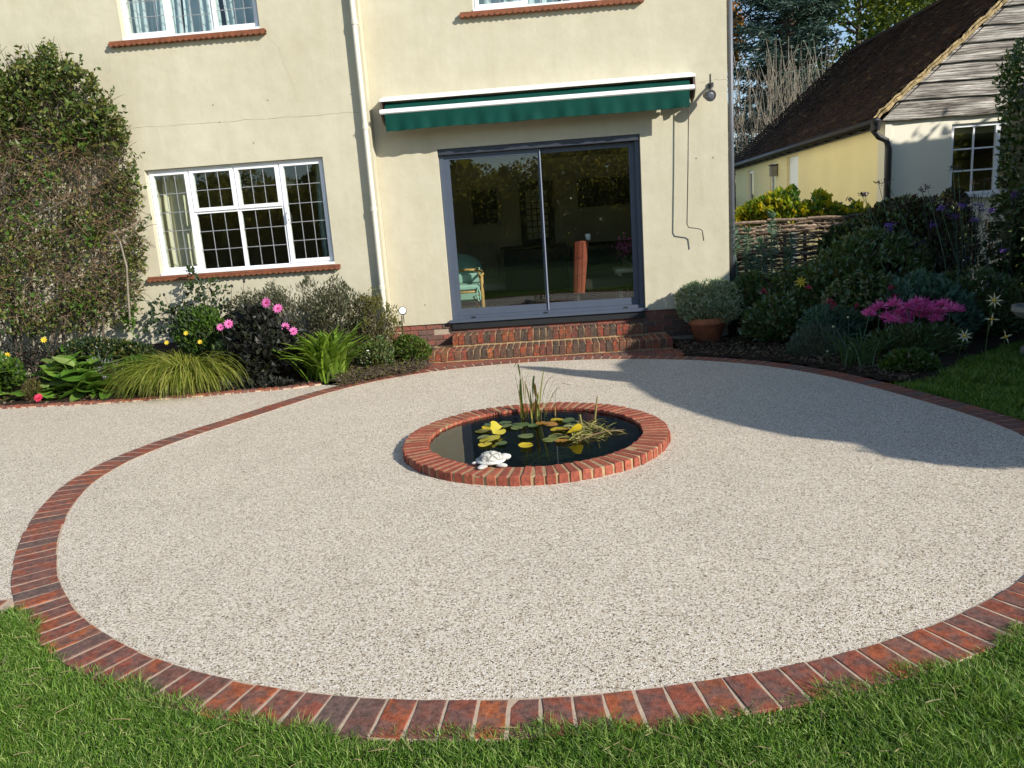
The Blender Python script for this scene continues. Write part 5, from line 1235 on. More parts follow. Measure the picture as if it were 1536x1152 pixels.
# strap leaved clump
STRAPS = {}
def strapmesh(seed):
    rr = np.random.default_rng(seed); n = 9; a0, a1 = rr.uniform(.75, 1.35), rr.uniform(-.6, .3); t_ = np.linspace(0, 1, n); ph = a0+(a1-a0)*t_**1.5
    x = np.r_[0, np.cumsum(np.cos(ph[:-1]))/(n-1)]; z = np.r_[0, np.cumsum(np.sin(ph[:-1]))/(n-1)]; w_ = .036*np.array([.7, .9, 1, 1, 1, .95, .85, .6, .08])
    P = np.stack([np.stack([x, -w_, z+.012], -1), np.stack([x, 0*w_, z], -1), np.stack([x, w_, z+.012], -1)], 1); mb = MB(); mb.grid(P); return mesh_np('leaf', np.concatenate(mb.V), [np.concatenate(q_) for q_ in mb.F.values()], True)
def strap(name, label, c_, nl, L0, mat, spread=.1, cat='strap leaved plant', group=None, seeds=6, wd=1.0):
    if mat not in STRAPS:
        STRAPS[mat] = [strapmesh(50+i) for i in range(seeds)]
        for x in STRAPS[mat]: x.materials.append(MT[mat])
    t_ = thing(name, label, cat, tuple(c_), group)
    for i in range(nl):
        a_ = R.uniform(0, 6.28); l_ = L0*R.uniform(.65, 1.1)
        put(STRAPS[mat][i % seeds], 'leaf', (c_[0]+spread*R.normal()*.7, c_[1]+spread*R.normal()*.6, c_[2]+.01), 0, t_, rot=(R.normal(0, .10), R.normal(-.14, .13), a_), scale=(l_, l_*wd, l_))
    return t_
c_ = g1(482, 578); c_[1] += .32
strap('strap_leaf_clump', 'bright green clump of arching strap leaves beside the ring of bricks', c_, 230, .70, 'strap', .15, wd=.95)
n = 700; q = gp(sample_poly([(500, 572), (540, 556), (590, 550), (640, 545), (636, 558), (570, 570), (510, 582)], n), .02); P = arcs(q+np.array([0, .12, 0]), R.uniform(0, 6.28, n), R.uniform(.5, 1.3, n), R.uniform(-.6, .3, n), R.uniform(.08, .24, n), 5); P[:, :, 2] = np.maximum(P[:, :, 2], .015)
t_ = thing('dead_groundcover', 'brown dried stems lying along the brick ring below the olive shrub', 'groundcover', tuple(q.mean(0))); mb = MB(); mb.add(*vtubes(P, np.full((n, 5), .003), 3)); mb.build('dry_stems', MT['deadstem'], t_)
foliage(t_, 'dry_leaves', 'climber_dry', q+R.uniform(0, .1, (n, 1))*np.array([0, 1, 1]), .035, .02)
shrub('grey_tuft', 'small greyish tuft by the edging between grass and dahlia', 'shrub', [(310, 592), (318, 574), (335, 565), (352, 575), (355, 590), (330, 596)], 8.72, .12, 500, .05, .015, 'hebe', up=.8, nst=10)
shrub('green_filler', 'low mixed greenery between strap leaves and the lime shrub', 'groundcover', [(530, 545), (540, 520), (570, 505), (590, 520), (590, 552), (560, 556)], 9.3, .2, 1200, .045, .02, 'shade_shrub', up=.5, nst=10, extra=[('olive_foliage', 'olive', .5, .04, .02)])
shrub('green_filler', 'mixed green growth between the glossy leaves and the fountain grass', 'groundcover', [(168, 605), (172, 575), (185, 550), (205, 535), (222, 545), (215, 580), (200, 604)], 8.85, .2, 900, .075, .04, 'bright', up=.5, nst=10)
shrub('green_filler', 'dark green growth behind the glossy leaves under the climber', 'groundcover', [(80, 540), (100, 515), (140, 508), (185, 512), (225, 520), (240, 545), (160, 550)], 9.3, .25, 2200, .06, .035, 'rose', up=.5, nst=12, extra=[('olive_foliage', 'olive', .3, .05, .03)])
shrub('dark_filler', 'low dark foliage in front of the dahlia along the edging', 'groundcover', [(330, 598), (345, 575), (380, 570), (420, 572), (440, 585), (430, 592), (380, 597)], 8.72, .16, 900, .075, .05, 'dahlia', up=.4, nst=8)
shrub('green_filler', 'leafy growth filling the gap between the grass and the dahlia', 'groundcover', [(315, 560), (320, 520), (340, 505), (356, 530), (352, 575), (330, 585)], 9.1, .2, 1000, .06, .03, 'shade_shrub', up=.5, nst=8)
shrub('green_filler', 'green growth at the far left edge of the border', 'groundcover', [(-80, 590), (-70, 540), (-20, 530), (30, 545), (36, 575), (0, 590)], 8.95, .25, 1300, .08, .045, 'bright', up=.4, nst=8, extra=[('dark_foliage', 'rose', .7, .06, .035)])
# spot light on a spike
p_ = y1(604, 467, 9.9); sp_ = thing('garden_spotlight', 'small round garden spotlight on a spike against the cream wall', 'garden light', (p_[0], p_[1], 0))
mb = MB(); mb.tube([(p_[0]-.04, p_[1], 0), (p_[0]-.02, p_[1], p_[2]-.06)], .008, 5); mb.tube([(p_[0]-.0, p_[1]+.02, p_[2]-.16), (p_[0], p_[1]+.01, p_[2]-.05)], .006, 5); mb.build('spike', MT['lamp_dark'], sp_)
ax2 = norm(np.array([.15, -1, .3])); mb = MB(); mb.tube([p_-ax2*.06, p_-ax2*.02, p_, p_+ax2*.05], [.02, .04, .052, .055], 14); mb.build('lamp_head', MT['chrome'], sp_, smooth=True); mb = MB(); mb.tube([p_+ax2*.051, p_+ax2*.055], [.046, .03], 14); mb.build('lens', MT['upvc'], sp_)

# ------------------------------------------------------------------ right border
pq = g1(1065, 515); pot = thing('flower_pot', 'round terracotta pot beside the right end of the brick steps', 'flower pot', (pq[0], pq[1]+.12, .0)); pcx, pcy = pq[0], pq[1]+.14
mb = MB(); mb.lathe((pcx, pcy, .01), [(0, 0), (.16, 0), (.225, .23), (.235, .235), (.245, .245), (.25, .32), (.235, .325), (.225, .30), (.0, .29)], 28); mb.build('pot_body', MT['terracotta'], pot, smooth=True)
vh = shrub('variegated_hebe', 'rounded cream edged shrub growing in the terracotta pot', 'shrub', [(1016, 462), (1014, 445), (1024, 432), (1040, 424), (1060, 420), (1085, 421), (1103, 428), (1114, 445), (1116, 465), (1105, 478), (1080, 487), (1060, 490), (1035, 484), (1020, 476)], pcy, .36, 6500, .042, .02, 'variegated', base=(pcx, pcy, .28), up=.5, nst=50, clump=90, spread=7)
EU = [((1158, 318), (1158, 420), 'tallest bottlebrush spurge standing against the willow hurdle'), ((1141, 358), (1145, 430), 'middle bottlebrush spurge left of the tallest one'), ((1187, 350), (1180, 420), 'bottlebrush spurge right of the tallest one, near the yellow vine leaf'), ((1098, 330), (1105, 400), 'bottlebrush spurge beside the corner of the house'), ((1130, 385), (1135, 440), 'shortest bottlebrush spurge low in front of the hurdle'), ((1120, 342), (1122, 420), 'leafy spurge stem in front of the left end of the hurdle')]
for (a_, b_, lab) in EU:
    Yq = 10.55+R.normal(0, .06); p1 = y1(*a_, Yq); p0 = y1(*b_, Yq); t_ = thing('euphorbia', lab, 'spurge', (p0[0], Yq, 0), 'spurges against the willow hurdle')
    mb = MB(); mb.tube([(p0[0], Yq, 0), p0, (p0+p1)/2+R.normal(0, .02, 3), p1-np.array([0, 0, .06])], [.012, .012, .010, .006], 6); mb.build('stem', MT['euphorbia'], t_)
    n = 150; u = R.uniform(.0, 1, n)**.8; s0_ = max(.35, (p1[2]-p0[2])); z_ = p1[2]-.04-s0_*.75*(1-u); xc = p0[0]+(p1[0]-p0[0])*np.clip((z_-p0[2])/(p1[2]-p0[2]), 0, 1)
    a2 = R.uniform(0, 6.28, n); D = np.stack([np.cos(a2), np.sin(a2), R.uniform(-.1, .5, n)+.9*(u > .9)], -1); mb = MB(); mb.add(*cards(np.stack([xc, np.full(n, Yq), z_], -1), D, R.uniform(.08, .12, n), .02, .1, .2)); mb.build('leaves', MT['euphorbia'], t_)
MT['dkstrap'] = L_('dark_strap_leaf', [(.05, .11, .035), (.08, .16, .05), (.12, .20, .07)], .25, .35, .5, objrand=True)
c_ = g1(1150, 502); c_[1] += .1
strap('daylily_clump', 'arching dark green strap leaves right of the terracotta pot', c_, 60, .72, 'dkstrap', .14, wd=.8)
c_ = g1(1190, 505); strap('daylily_clump', 'lower clump of strap leaves under the pale yellow star flower', c_, 44, .5, 'dkstrap', .14, wd=.7)
shrub('leafy_perennial', 'dark leafy perennial between the strap leaves and the big shrub', 'perennial', [(1115, 505), (1120, 470), (1150, 450), (1185, 440), (1205, 455), (1215, 500), (1170, 515)], 9.6, .3, 1500, .085, .045, 'shade_shrub', nst=20)
shrub('border_shrub', 'large dark leafy shrub filling the middle of the shaded border', 'shrub', [(1195, 500), (1190, 440), (1210, 405), (1235, 375), (1265, 360), (1300, 345), (1340, 350), (1380, 360), (1400, 400), (1400, 470), (1370, 520), (1300, 520), (1240, 500)], 9.75, .6, 9000, .075, .045, 'shade_shrub', nst=60, clump=120, spread=16)
shrub('purple_shrub', 'bushy purplish shrub in front of the yellow outbuilding corner', 'shrub', [(1285, 400), (1283, 345), (1300, 318), (1325, 305), (1345, 300), (1370, 296), (1395, 302), (1418, 290), (1440, 285), (1456, 310), (1462, 345), (1470, 390), (1430, 430), (1340, 440), (1300, 430)], 10.2, .5, 6500, .07, .045, 'purpleleaf', nst=50, clump=110, spread=13, extra=[('green_foliage', 'shade_shrub', .45, .07, .045)])
shrub('trailing_shrub', 'loose dark shrub running up to the foot of the ivy clad column', 'shrub', [(1380, 500), (1385, 440), (1420, 410), (1470, 400), (1520, 420), (1560, 430), (1560, 500), (1500, 500), (1440, 520)], 9.3, .35, 4200, .07, .035, 'shade_shrub', nst=40, clump=70, spread=14)
# vine behind the hurdle
shrub('autumn_vine', 'sunlit yellow green leaves showing above the willow hurdle', 'vine', [(1105, 330), (1112, 312), (1135, 305), (1150, 293), (1170, 288), (1190, 282), (1198, 296), (1205, 312), (1222, 292), (1235, 288), (1242, 305), (1262, 312), (1285, 308), (1306, 315), (1312, 332), (1280, 336), (1180, 340), (1110, 345)], 11.35, .28, 1500, .10, .085, 'yellowleaf', base=(3.6, 11.3, 0), nst=40, up=.1, clump=60, spread=9, extra=[('green_foliage', 'bright', .5, .09, .07)])
shrub('leafy_perennial', 'dark mound of leaves at the foot of the willow hurdle beside the house corner', 'perennial', [(1098, 480), (1102, 425), (1125, 408), (1150, 415), (1175, 402), (1205, 398), (1222, 430), (1210, 475), (1160, 490)], 10.25, .3, 2200, .08, .045, 'shade_shrub', up=.4, nst=18, clump=50, spread=9)
shrub('leafy_perennial', 'lighter green growth over the right end of the willow hurdle', 'perennial', [(1225, 400), (1230, 365), (1250, 345), (1275, 335), (1300, 330), (1320, 345), (1300, 390), (1260, 410)], 10.4, .25, 1300, .08, .05, 'rose', up=.4, nst=14, clump=34, spread=9, extra=[('green_foliage', 'shade_shrub', .8, .08, .05)])
shrub('fern_clump', 'mid green ferny clump between the lavender and the magenta lilies', 'perennial', [(1205, 495), (1215, 470), (1240, 462), (1270, 470), (1290, 490), (1285, 515), (1250, 490)], 9.0, .25, 1100, .10, .03, 'euphorbia', up=.6, nst=14)
shrub('leafy_mound', 'blue green leaves behind the magenta lilies', 'perennial', [(1330, 455), (1345, 425), (1380, 415), (1420, 425), (1450, 445), (1470, 480), (1450, 505), (1400, 450)], 8.95, .3, 1300, .10, .05, 'euphorbia', up=.5, nst=14)
# verbena
ve_ = thing('verbena', 'tall wiry verbena with small purple flower heads before the gable window', 'verbena', tuple(g1(1400, 470)))
VH = [(1331, 272, 0), (1318, 275, 0), (1292, 292, 0), (1297, 292, 0), (1275, 300, 0), (1391, 281, 0), (1383, 284, 0), (1411, 312, 1), (1443, 308, 1), (1430, 324, 1), (1402, 338, 1), (1367, 326, 1), (1334, 345, 1), (1333, 338, 1), (1430, 252, 0), (1437, 252, 0), (1460, 275, 0), (1478, 270, 0), (1472, 315, 0), (1487, 316, 0), (1462, 330, 0), (1480, 333, 0), (1525, 290, 1), (1519, 296, 1), (1425, 302, 0), (1339, 403, 1), (1348, 408, 1), (1410, 424, 1), (1376, 366, 1), (1354, 371, 1), (1505, 377, 1), (1449, 387, 1), (1462, 297, 0), (1447, 300, 0), (1468, 308, 0)]
mbs = MB()
for (x, y, v_) in VH:
    Yq = 9.7+R.normal(0, .15); p_ = y1(x, y, Yq); n = 34 if v_ else 24; mb = MB(); pts = p_+R.normal(0, 1, (n, 3))*np.array([.026, .026, .014]); mb.add(*cards(pts, randdir(n)+np.array([0, 0, .5]), .026, .02)); mb.build('flower_head', MT['violet'] if v_ or R.uniform() < .35 else MT['deadstem'], ve_, kind='stuff')
    b_ = np.array([p_[0]*.5+ve_.location[0]*.5+R.normal(0, .15), Yq+R.normal(0, .1), 0]); mbs.tube([b_, b_*.45+p_*.55+R.normal(0, .04, 3), p_], [.006, .005, .003], 4)
mbs.build('stems', MT['euphorbia'], ve_)
n = 160; q = sample_poly([(1380, 420), (1400, 330), (1470, 330), (1500, 380), (1470, 430)], n); B = yp(q, np.full(n, 9.7)); P = arcs(B, R.uniform(0, 6.28, n), R.uniform(.4, 1.5, n), R.uniform(0, 1.4, n), R.uniform(.2, .5, n), 4); mb = MB(); mb.add(*vtubes(P, np.full((n, 4), .003), 3)); mb.build('side_stems', MT['deadstem'], ve_)
# nerine flowers
ne = thing('nerine', 'cluster of bright magenta nerine lilies at the front of the shaded border', 'nerine', tuple(g1(1370, 545)))
NH = [(1304, 472), (1320, 462), (1330, 478), (1342, 458), (1350, 472), (1362, 462), (1375, 455), (1372, 474), (1388, 476), (1397, 466), (1408, 470), (1415, 458), (1426, 464), (1436, 466), (1338, 482), (1380, 466), (1357, 484), (1403, 480), (1386, 458)]
mbs = MB()
for (x, y) in NH:
    p_ = y1(x, y, 8.35+R.normal(0, .13)); mb = MB(); n = 84; D = randdir(n); D[:, 2] = np.abs(D[:, 2])*.8; c2_ = p_+D*R.uniform(.0, .05, (n, 1)); mb.add(*cards(c2_, D+R.normal(0, .3, (n, 3)), R.uniform(.045, .085, n), .016, -.2)); mb.build('flower', MT['magenta'], ne); mbs.tube([p_, p_+np.array([R.normal(0, .02), .03, -.25]), (p_[0]*.8+ne.location[0]*.2, p_[1]+.08, 0)], .005, 4)
mbs.build('stems', MT['euphorbia'], ne)
lv = shrub('lavender', 'rounded grey green lavender on the brick edging in the shade', 'lavender', [(1183, 545), (1182, 520), (1195, 500), (1215, 488), (1240, 486), (1258, 498), (1268, 520), (1265, 550), (1225, 552)], 8.75, .3, 3600, .055, .009, 'lavender', up=1.0, nst=60, sr=.003)
c_ = g1(1290, 552); c_[1] += .1
strap('grassy_clump', 'narrow grey green grassy leaves spilling toward the shaded brick ring', c_, 90, .42, 'dkstrap', .13, wd=.4)
t_ = thing('scabious', 'thin stems with tiny pale flower heads above the grassy clump', 'flower', tuple(g1(1280, 545)))
for (x, y) in ((1272, 476), (1276, 513), (1275, 523), (1316, 530), (1241, 527), (1250, 490)): p_ = y1(x, y, 8.4); mb = MB(); mb.grid(blob(p_, (.014, .014, .012), 0, 6)); mb.build('flower', MT['lavender'] if x == 1276 else MT['cream'], t_); mb = MB(); mb.tube([p_, (p_[0]+.05, p_[1]+.04, 0)], .003, 4); mb.build('stem', MT['euphorbia'], t_)
shrub('low_groundcover', 'low green leafy mat at the corner of border and shaded lawn', 'groundcover', [(1322, 568), (1325, 545), (1345, 530), (1375, 528), (1400, 538), (1405, 558), (1370, 575)], 7.65, .25, 2200, .055, .034, 'bright', up=.7, nst=10, extra=[('dark_foliage', 'shade_shrub', .8, .06, .035)])
shrub('dark_mat', 'dark ferny foliage below the magenta lilies', 'groundcover', [(1300, 540), (1310, 505), (1350, 492), (1420, 490), (1450, 505), (1440, 535), (1380, 540)], 8.4, .35, 2600, .085, .02, 'shade_shrub', up=.8, nst=10)
SF = [((1201, 423), 9.4, .085, 'cream yellow star flower above the strap leaves'), ((1491, 451), 7.6, .085, 'uppermost pale star flower at the right over the dark lawn edge'), ((1488, 479), 7.6, .07, 'drooping pale star flower directly under the uppermost one at the right'), ((1447, 504), 7.7, .075, 'pale star flower lowest and left of the group at the right'), ((1508, 505), 7.5, .075, 'half open pale star flower nearest the bird bath')]
for (x, y), Yq, r_, lab in SF:
    p_ = y1(x, y, Yq); t_ = thing('star_flower', lab, 'flower', (p_[0], Yq+.1, 0), 'pale star flowers in the shaded border'); flower(t_, p_, (R.normal(0, .3), -1, .3), r_, 'cream' if x > 1300 else 'yellow', 8 if y not in (479, 505) else 4, 'yellow', pw=.22); mb = MB(); mb.tube([p_+np.array([0, .01, 0]), p_+np.array([R.normal(0, .03), .06, -.2]), (p_[0], Yq+.1, 0)], .004, 4); mb.build('stem', MT['shade_shrub'], t_)
t_ = thing('fuchsia', 'dark fuchsia with small red hanging flowers in the shaded border', 'fuchsia', tuple(g1(1300, 500)))
n = 700; P = sil([(1225, 470), (1240, 430), (1290, 405), (1345, 420), (1350, 470), (1290, 490)], 9.0, .3, n); foliage(t_, 'foliage', 'shade_shrub', P, .06, .035); 
for (x, y) in ((1244, 449), (1250, 455), (1336, 430), (1342, 440), (1214, 428), (1285, 455), (1146, 435)): p_ = y1(x, y, 8.8 if x > 1200 else 9.4); mb = MB(); mb.add(*cards(p_+R.normal(0, .014, (12, 3)), randdir(12)+np.array([0, 0, -1.2]), .045, .016)); mb.build('flower', MT['darkpink'], t_)
mb = MB(); mb.add(*stems_mb(np.tile(np.array(t_.location), (20, 1)), P[:20])); mb.build('stems', MT['bark'], t_)
# stone bird bath at the right edge
bx_, by_ = 5.02, 8.0; bbz = y1(1526, 463, 8.0)[2]
bb = thing('bird_bath', 'grey stone bird bath cut by the right edge of the picture', 'bird bath', (bx_, by_, 0))
mb = MB(); mb.lathe((bx_, by_, bbz), [(0, -.04), (.2, -.02), (.24, .02), (.27, .02), (.275, -.03), (.22, -.09), (.10, -.14), (0, -.15)], 28); mb.build('bowl', MT['greystone'], bb, smooth=False)
mb = MB(); mb.lathe((bx_, by_, 0), [(0, 0), (.17, 0), (.17, .06), (.10, .1), (.08, bbz-.2), (.12, bbz-.13), (0, bbz-.12)], 20); mb.build('pedestal', MT['greystone'], bb)
# ivy column at the right edge and the clipped hedge that runs on out of the picture
def column(name, label, cat, c_, rx, ry, h, n, L, W, mat, core='yew'):
    t_ = thing(name, label, cat, (c_[0], c_[1], 0)); u = R.uniform(0, 1, n); a_ = R.uniform(0, 6.28, n); z = h*u**.9; pr = np.where(u > .75, np.sqrt(np.clip(1-((u-.75)/.25)**2, 0, 1)), 1.0)*(.93+.07*np.sin(u*9))
    k_ = R.uniform(.82, 1.06, n); P = np.stack([c_[0]+rx*pr*k_*np.cos(a_), c_[1]+ry*pr*k_*np.sin(a_), z], -1); foliage(t_, 'foliage', mat, P, L, W, .1, out=np.array([c_[0], c_[1], h*.4]))
    mb = MB(); mb.lathe((0, 0, 0), [(0, 0)], 3) if 0 else None
    prof = [(.001, 0), (rx*.8, 0), (rx*.8, h*.72), (rx*.55, h*.88), (.001, h*.95)]; mb.lathe((c_[0], c_[1], 0), prof, 16); mb.build('inner_growth', MT['yew'], t_); return t_
column('evergreen_column', 'tall column of glossy dark evergreen leaves at the right edge', 'evergreen', (6.62, 9.95), 1.0, .8, 3.75, 9000, .085, .05, 'laurel')
X0h, X1h = 5.6, 6.3
def hb(g):  # shadow outline on the ground -> outline of the hedge face at X0h
    gx, gy = g; t_ = (X0h-gx)/1.3; return (gy-t_, .82*t_)
HO = [hb(g) for g in [(-.509, 9.073), (-.20, 8.93), (.15, 8.63), (.746, 8.33)]]
body = [hb(g) for g in [(.746, 8.30), (.70, 8.80), (.93, 9.28)]]+[(6.3, 3.02), (6.72, 3.22), (7.02, 3.18), (7.24, 2.98), (7.65, 2.86), (8.1, 2.95), (9.0, 2.9)]
front = [hb(g) for g in [(.123, 8.34), (.64, 7.86), (.738, 7.80), (.881, 7.064), (.992, 6.763), (1.24, 6.217), (1.51, 5.779), (1.772, 5.481), (2.08, 5.282), (2.117, 5.144), (2.134, 4.97), (2.377, 4.755), (2.595, 4.623), (2.857, 4.619), (3.3, 4.75), (3.6, 4.7)]]
hg = thing('clipped_hedge', 'tall clipped hedge just beyond the right edge that shades the border', 'hedge', (X0h+.4, 5.5, 0))
def slab(outline, xa, xb):
    o_ = np.array(outline); k_ = len(o_); V = np.concatenate([np.c_[np.full(k_, xa), o_], np.c_[np.full(k_, xb), o_]]); Q = [(i, (i+1) % k_, (i+1) % k_+k_, i+k_) for i in range(k_)]
    import mathutils.geometry as mg
    tri = mg.tessellate_polygon([[Vector((0, *p_)) for p_ in o_]]); T = np.array([tuple(t_) for t_ in tri])
    return V, [np.array(Q), np.concatenate([T, T[:, ::-1]+k_])]
main = front[2:]+[(2.0, 0), (9.0, 0)]+body[::-1]
mb = MB(); mb.add(*slab(main, X0h, X1h)); mb.build('hedge_body', MT['yew'], hg)
tail = HO+front[:2][::-1]
tail = [HO[0], HO[1], HO[2], HO[3], (HO[3][0]+.02, HO[3][1]-.3), (front[2][0], front[2][1]-.25), front[2], front[1], front[0]]
mb = MB(); mb.add(*slab(tail, X0h, X0h+.10)); mb.build('topiary_tail', MT['yew'], hg)
o_ = np.array(main); n = 22000; q = sample_poly(o_, n); P = np.c_[X0h+.02-R.uniform(0, .05, n), q]; k_ = 5000; q2 = np.array(main); m_ = R.integers(0, len(q2)-1, k_); u = R.uniform(0, 1, (k_, 1)); e2_ = q2[m_]*(1-u)+q2[(m_+1) % len(q2)]*u; P = np.concatenate([P, np.c_[R.uniform(X0h-.03, X1h+.03, k_), e2_]+R.normal(0, .006, (k_, 3))]); foliage(hg, 'foliage', 'yew', P, .05, .018, .0)
# broad tree outside the picture whose shade lies on the gable
tr = thing('shade_tree', 'broad tree beyond the right edge that shades the outbuilding wall', 'tree', (11.3, 9.2, 0))
n = 7000; a_ = R.uniform(0, 6.28, n); u = R.uniform(0, 1, n)**.5; P = np.stack([11.3+3.1*u*np.cos(a_), 9.2+.5*u*np.sin(a_), 1.9+R.uniform(0, 1, n)*(3.30+.22*np.sin(a_*5))*np.sqrt(1.02-u**4)], -1); foliage(tr, 'crown', 'laurel', P, .17, .10, .3)
mb = MB(); mb.tube([(11.3, 9.2, 0), (11.3, 9.2, 2.2), (11.2, 9.2, 3.4)], [.16, .12, .05], 9); mb.grid(np.stack([np.stack([11.3+1.24*r_*np.cos(np.linspace(0, 2*np.pi, 25)), 9.2+.13*r_*np.sin(np.linspace(0, 2*np.pi, 25)), np.full(25, z_)], -1) for r_, z_ in ((.01, 1.2), (2.3, 1.5), (2.42, 4.82), (2.36, 4.95), (2.1, 5.06), (.01, 5.12))], 1)); mb.build('trunk', MT['bark'], tr)  # trunk plus a solid core added inside the crown to block the sun

# ------------------------------------------------------------------ trees behind the outbuilding
def limbs(mb, base, top, n, r0, spread, up=.5, sides=6):
    base = np.array(base, float); top = np.array(top, float)
    mb.tube([base, base*.6+top*.4+R.normal(0, .1, 3), top], [r0, r0*.7, r0*.25], 9)
    ends = []
    for i in range(n):
        u = R.uniform(.35, .95); p_ = base*(1-u)+top*u; a_ = R.uniform(0, 6.28); L = spread*R.uniform(.5, 1)*(1.15-u*.6); d = np.array([math.cos(a_), math.sin(a_), up*R.uniform(.4, 1.4)])
        e_ = p_+d*L; m_ = p_+d*L*.5+np.array([0, 0, -.05*L]); mb.tube([p_, m_, e_], [r0*.35, r0*.2, r0*.06], 5); ends.append(e_)
    return np.array(ends)
def tree(name, label, c_, h, cr, ch, n, L, W, mat, r0=.18, ncl=60, spread=.6, up=.5, flat=1.0, group='trees behind the outbuilding', bark='bark'):
    t_ = thing(name, label, 'tree', (c_[0], c_[1], 0), group); mb = MB(); e_ = limbs(mb, (c_[0], c_[1], 0), (c_[0], c_[1], h*.92), 34, r0, cr, up); mb.build('trunk', MT[bark], t_)
    cz = h-ch/2; cc_ = randdir(ncl)*R.uniform(.35, 1, (ncl, 1))**.5*np.array([cr, cr, ch/2])+np.array([c_[0], c_[1], cz]); cc_ = np.concatenate([cc_, e_[e_[:, 2] > h-ch]])
    k_ = R.integers(0, len(cc_), n); P = cc_[k_]+R.normal(0, spread, (n, 3))*np.array([1, 1, flat])*R.uniform(.3, 1, (n, 1)); foliage(t_, 'crown', mat, P, L, W, .0); return t_
# blue green cedar: flat sprays on tiers
CEX = 8.9
ce = thing('cedar_tree', 'large dark blue green conifer behind the outbuilding', 'tree', (9.2, 30, 0), 'trees behind the outbuilding')
mb = MB(); PP = []
mb.tube([(9.2, 30, 0), (9.2, 30, 8), (9.2, 30, 15)], [.35, .25, .05], 9)
for i in range(210):
    z = R.uniform(3.2, 14.5); a_ = R.uniform(0, 6.28); L = 3.6*(1-(z-3)/14)*R.uniform(.55, 1.05); d = np.array([math.cos(a_), math.sin(a_), R.uniform(.05, .35)]); p_ = np.array([9.2, 30, z]); e_ = p_+d*L; mb.tube([p_, p_+d*L*.6, e_-np.array([0, 0, .12*L*.5])], [.06, .03, .01], 4)
    m_ = int(190*L/3); u = R.uniform(.25, 1, (m_, 1)); sd = np.cross(d, [0, 0, 1]); PP.append(p_+d*L*u+sd*R.normal(0, .32, (m_, 1))*(1.25-u*.5)+np.array([0, 0, 1])*(R.normal(0, .07, (m_, 1))-.1*u**2*L*.5))
mb.build('trunk', MT['bark'], ce); P = np.concatenate(PP); n = len(P); D = R.normal(0, 1, (n, 3))*np.array([1, 1, .35])+np.array([0, 0, -.15]); mb = MB(); mb.add(*cards(P, D, R.uniform(.22, .42, n), R.uniform(.045, .09, n), .12)); mb.build('crown', MT['cedar'], ce)
tree('autumn_tree', 'small orange autumn tree at the corner of the house behind the cedar', (7.55, 33.5), 10.6, .85, 3.4, 2600, .20, .13, 'orange', ncl=40, spread=.4)
tree('ash_tree', 'tall open green tree to the right of the gap of sky', (14.4, 37), 15.5, 3.6, 11, 9000, .28, .15, 'ash', .2, 80, .55)
tree('lime_tree', 'yellow green tree rising over the tiled roof', (15.2, 29), 12.5, 3.6, 9, 11000, .22, .13, 'lime', .2, 90, .55)
tree('oak_tree', 'dark green tree low down between cedar and roof', (12.6, 39), 9.0, 2.3, 6, 4200, .24, .15, 'ash', .2, 50, .5)
tree('hazel_tree', 'yellowish low tree just left of the roof slope', (11.4, 34), 8.0, 1.3, 4.5, 2400, .20, .13, 'lime', .14, 36, .4)
# pollarded bare shrub with pale stems
bs = thing('bare_shrub', 'fan of bare pale stems in front of the cedar', 'shrub', (7.9, 25.5, 0), None)
n = 150; B = np.array([7.9, 25.5, 0])+R.normal(0, 1, (n, 3))*np.array([.9, .5, 0]); az = np.where(R.uniform(0, 1, n) < .5, 0, np.pi)+R.normal(0, .9, n); P = arcs(B, az, R.uniform(.95, 1.5, n), R.uniform(1.2, 1.65, n), R.uniform(4.2, 6.9, n), 7); P[:, 1:] += R.normal(0, .05, (n, 6, 3)); mb = MB(); mb.add(*vtubes(P, np.linspace(.028, .007, 7)[None]*R.uniform(.6, 1.3, (n, 1)), 4))
idx = R.integers(0, n, 900); kk = R.integers(2, 6, 900); B2 = P[idx, kk]; P2 = arcs(B2, R.uniform(0, 6.28, 900), R.uniform(.5, 1.3, 900), R.uniform(1.1, 1.6, 900), R.uniform(.5, 1.5, 900), 5); mb.add(*vtubes(P2, np.linspace(.014, .005, 5)[None]*np.ones((900, 1)), 3)); mb.build('stems', MT['palebark'], bs)
# hedge bank closing the gap and far wood
n = 9000; P = np.stack([R.uniform(2, 26, n), R.uniform(40, 46, n), 0*np.ones(n)], -1); P[:, 2] = R.uniform(0, 1, n)*(4.6+np.sin(P[:, 0]*.9)+.6*np.sin(P[:, 0]*2.3)); D = randdir(n); mb = MB(); mb.add(*cards(P, D, R.uniform(.3, .6, n), .3)); tag(mb.build('far_wood', MT['ash'], None, loc=(14, 43, 0)), 'dark far off wood behind the garden buildings', 'wood', kind='stuff')
n = 2600; P = np.stack([R.uniform(5, 9.8, n), R.uniform(27.4, 28.6, n), R.uniform(0, 3.1, n)], -1); t_ = thing('laurel_bank', 'olive hedge behind the bare pale stems', 'hedge', (7.4, 28, 0)); foliage(t_, 'foliage', 'climber_dry', P, .2, .12); mb = MB(); mb.box(5, 9.8, 27.9, 28.2, 0, 2.7); mb.build('inner_growth', MT['yew'], t_)
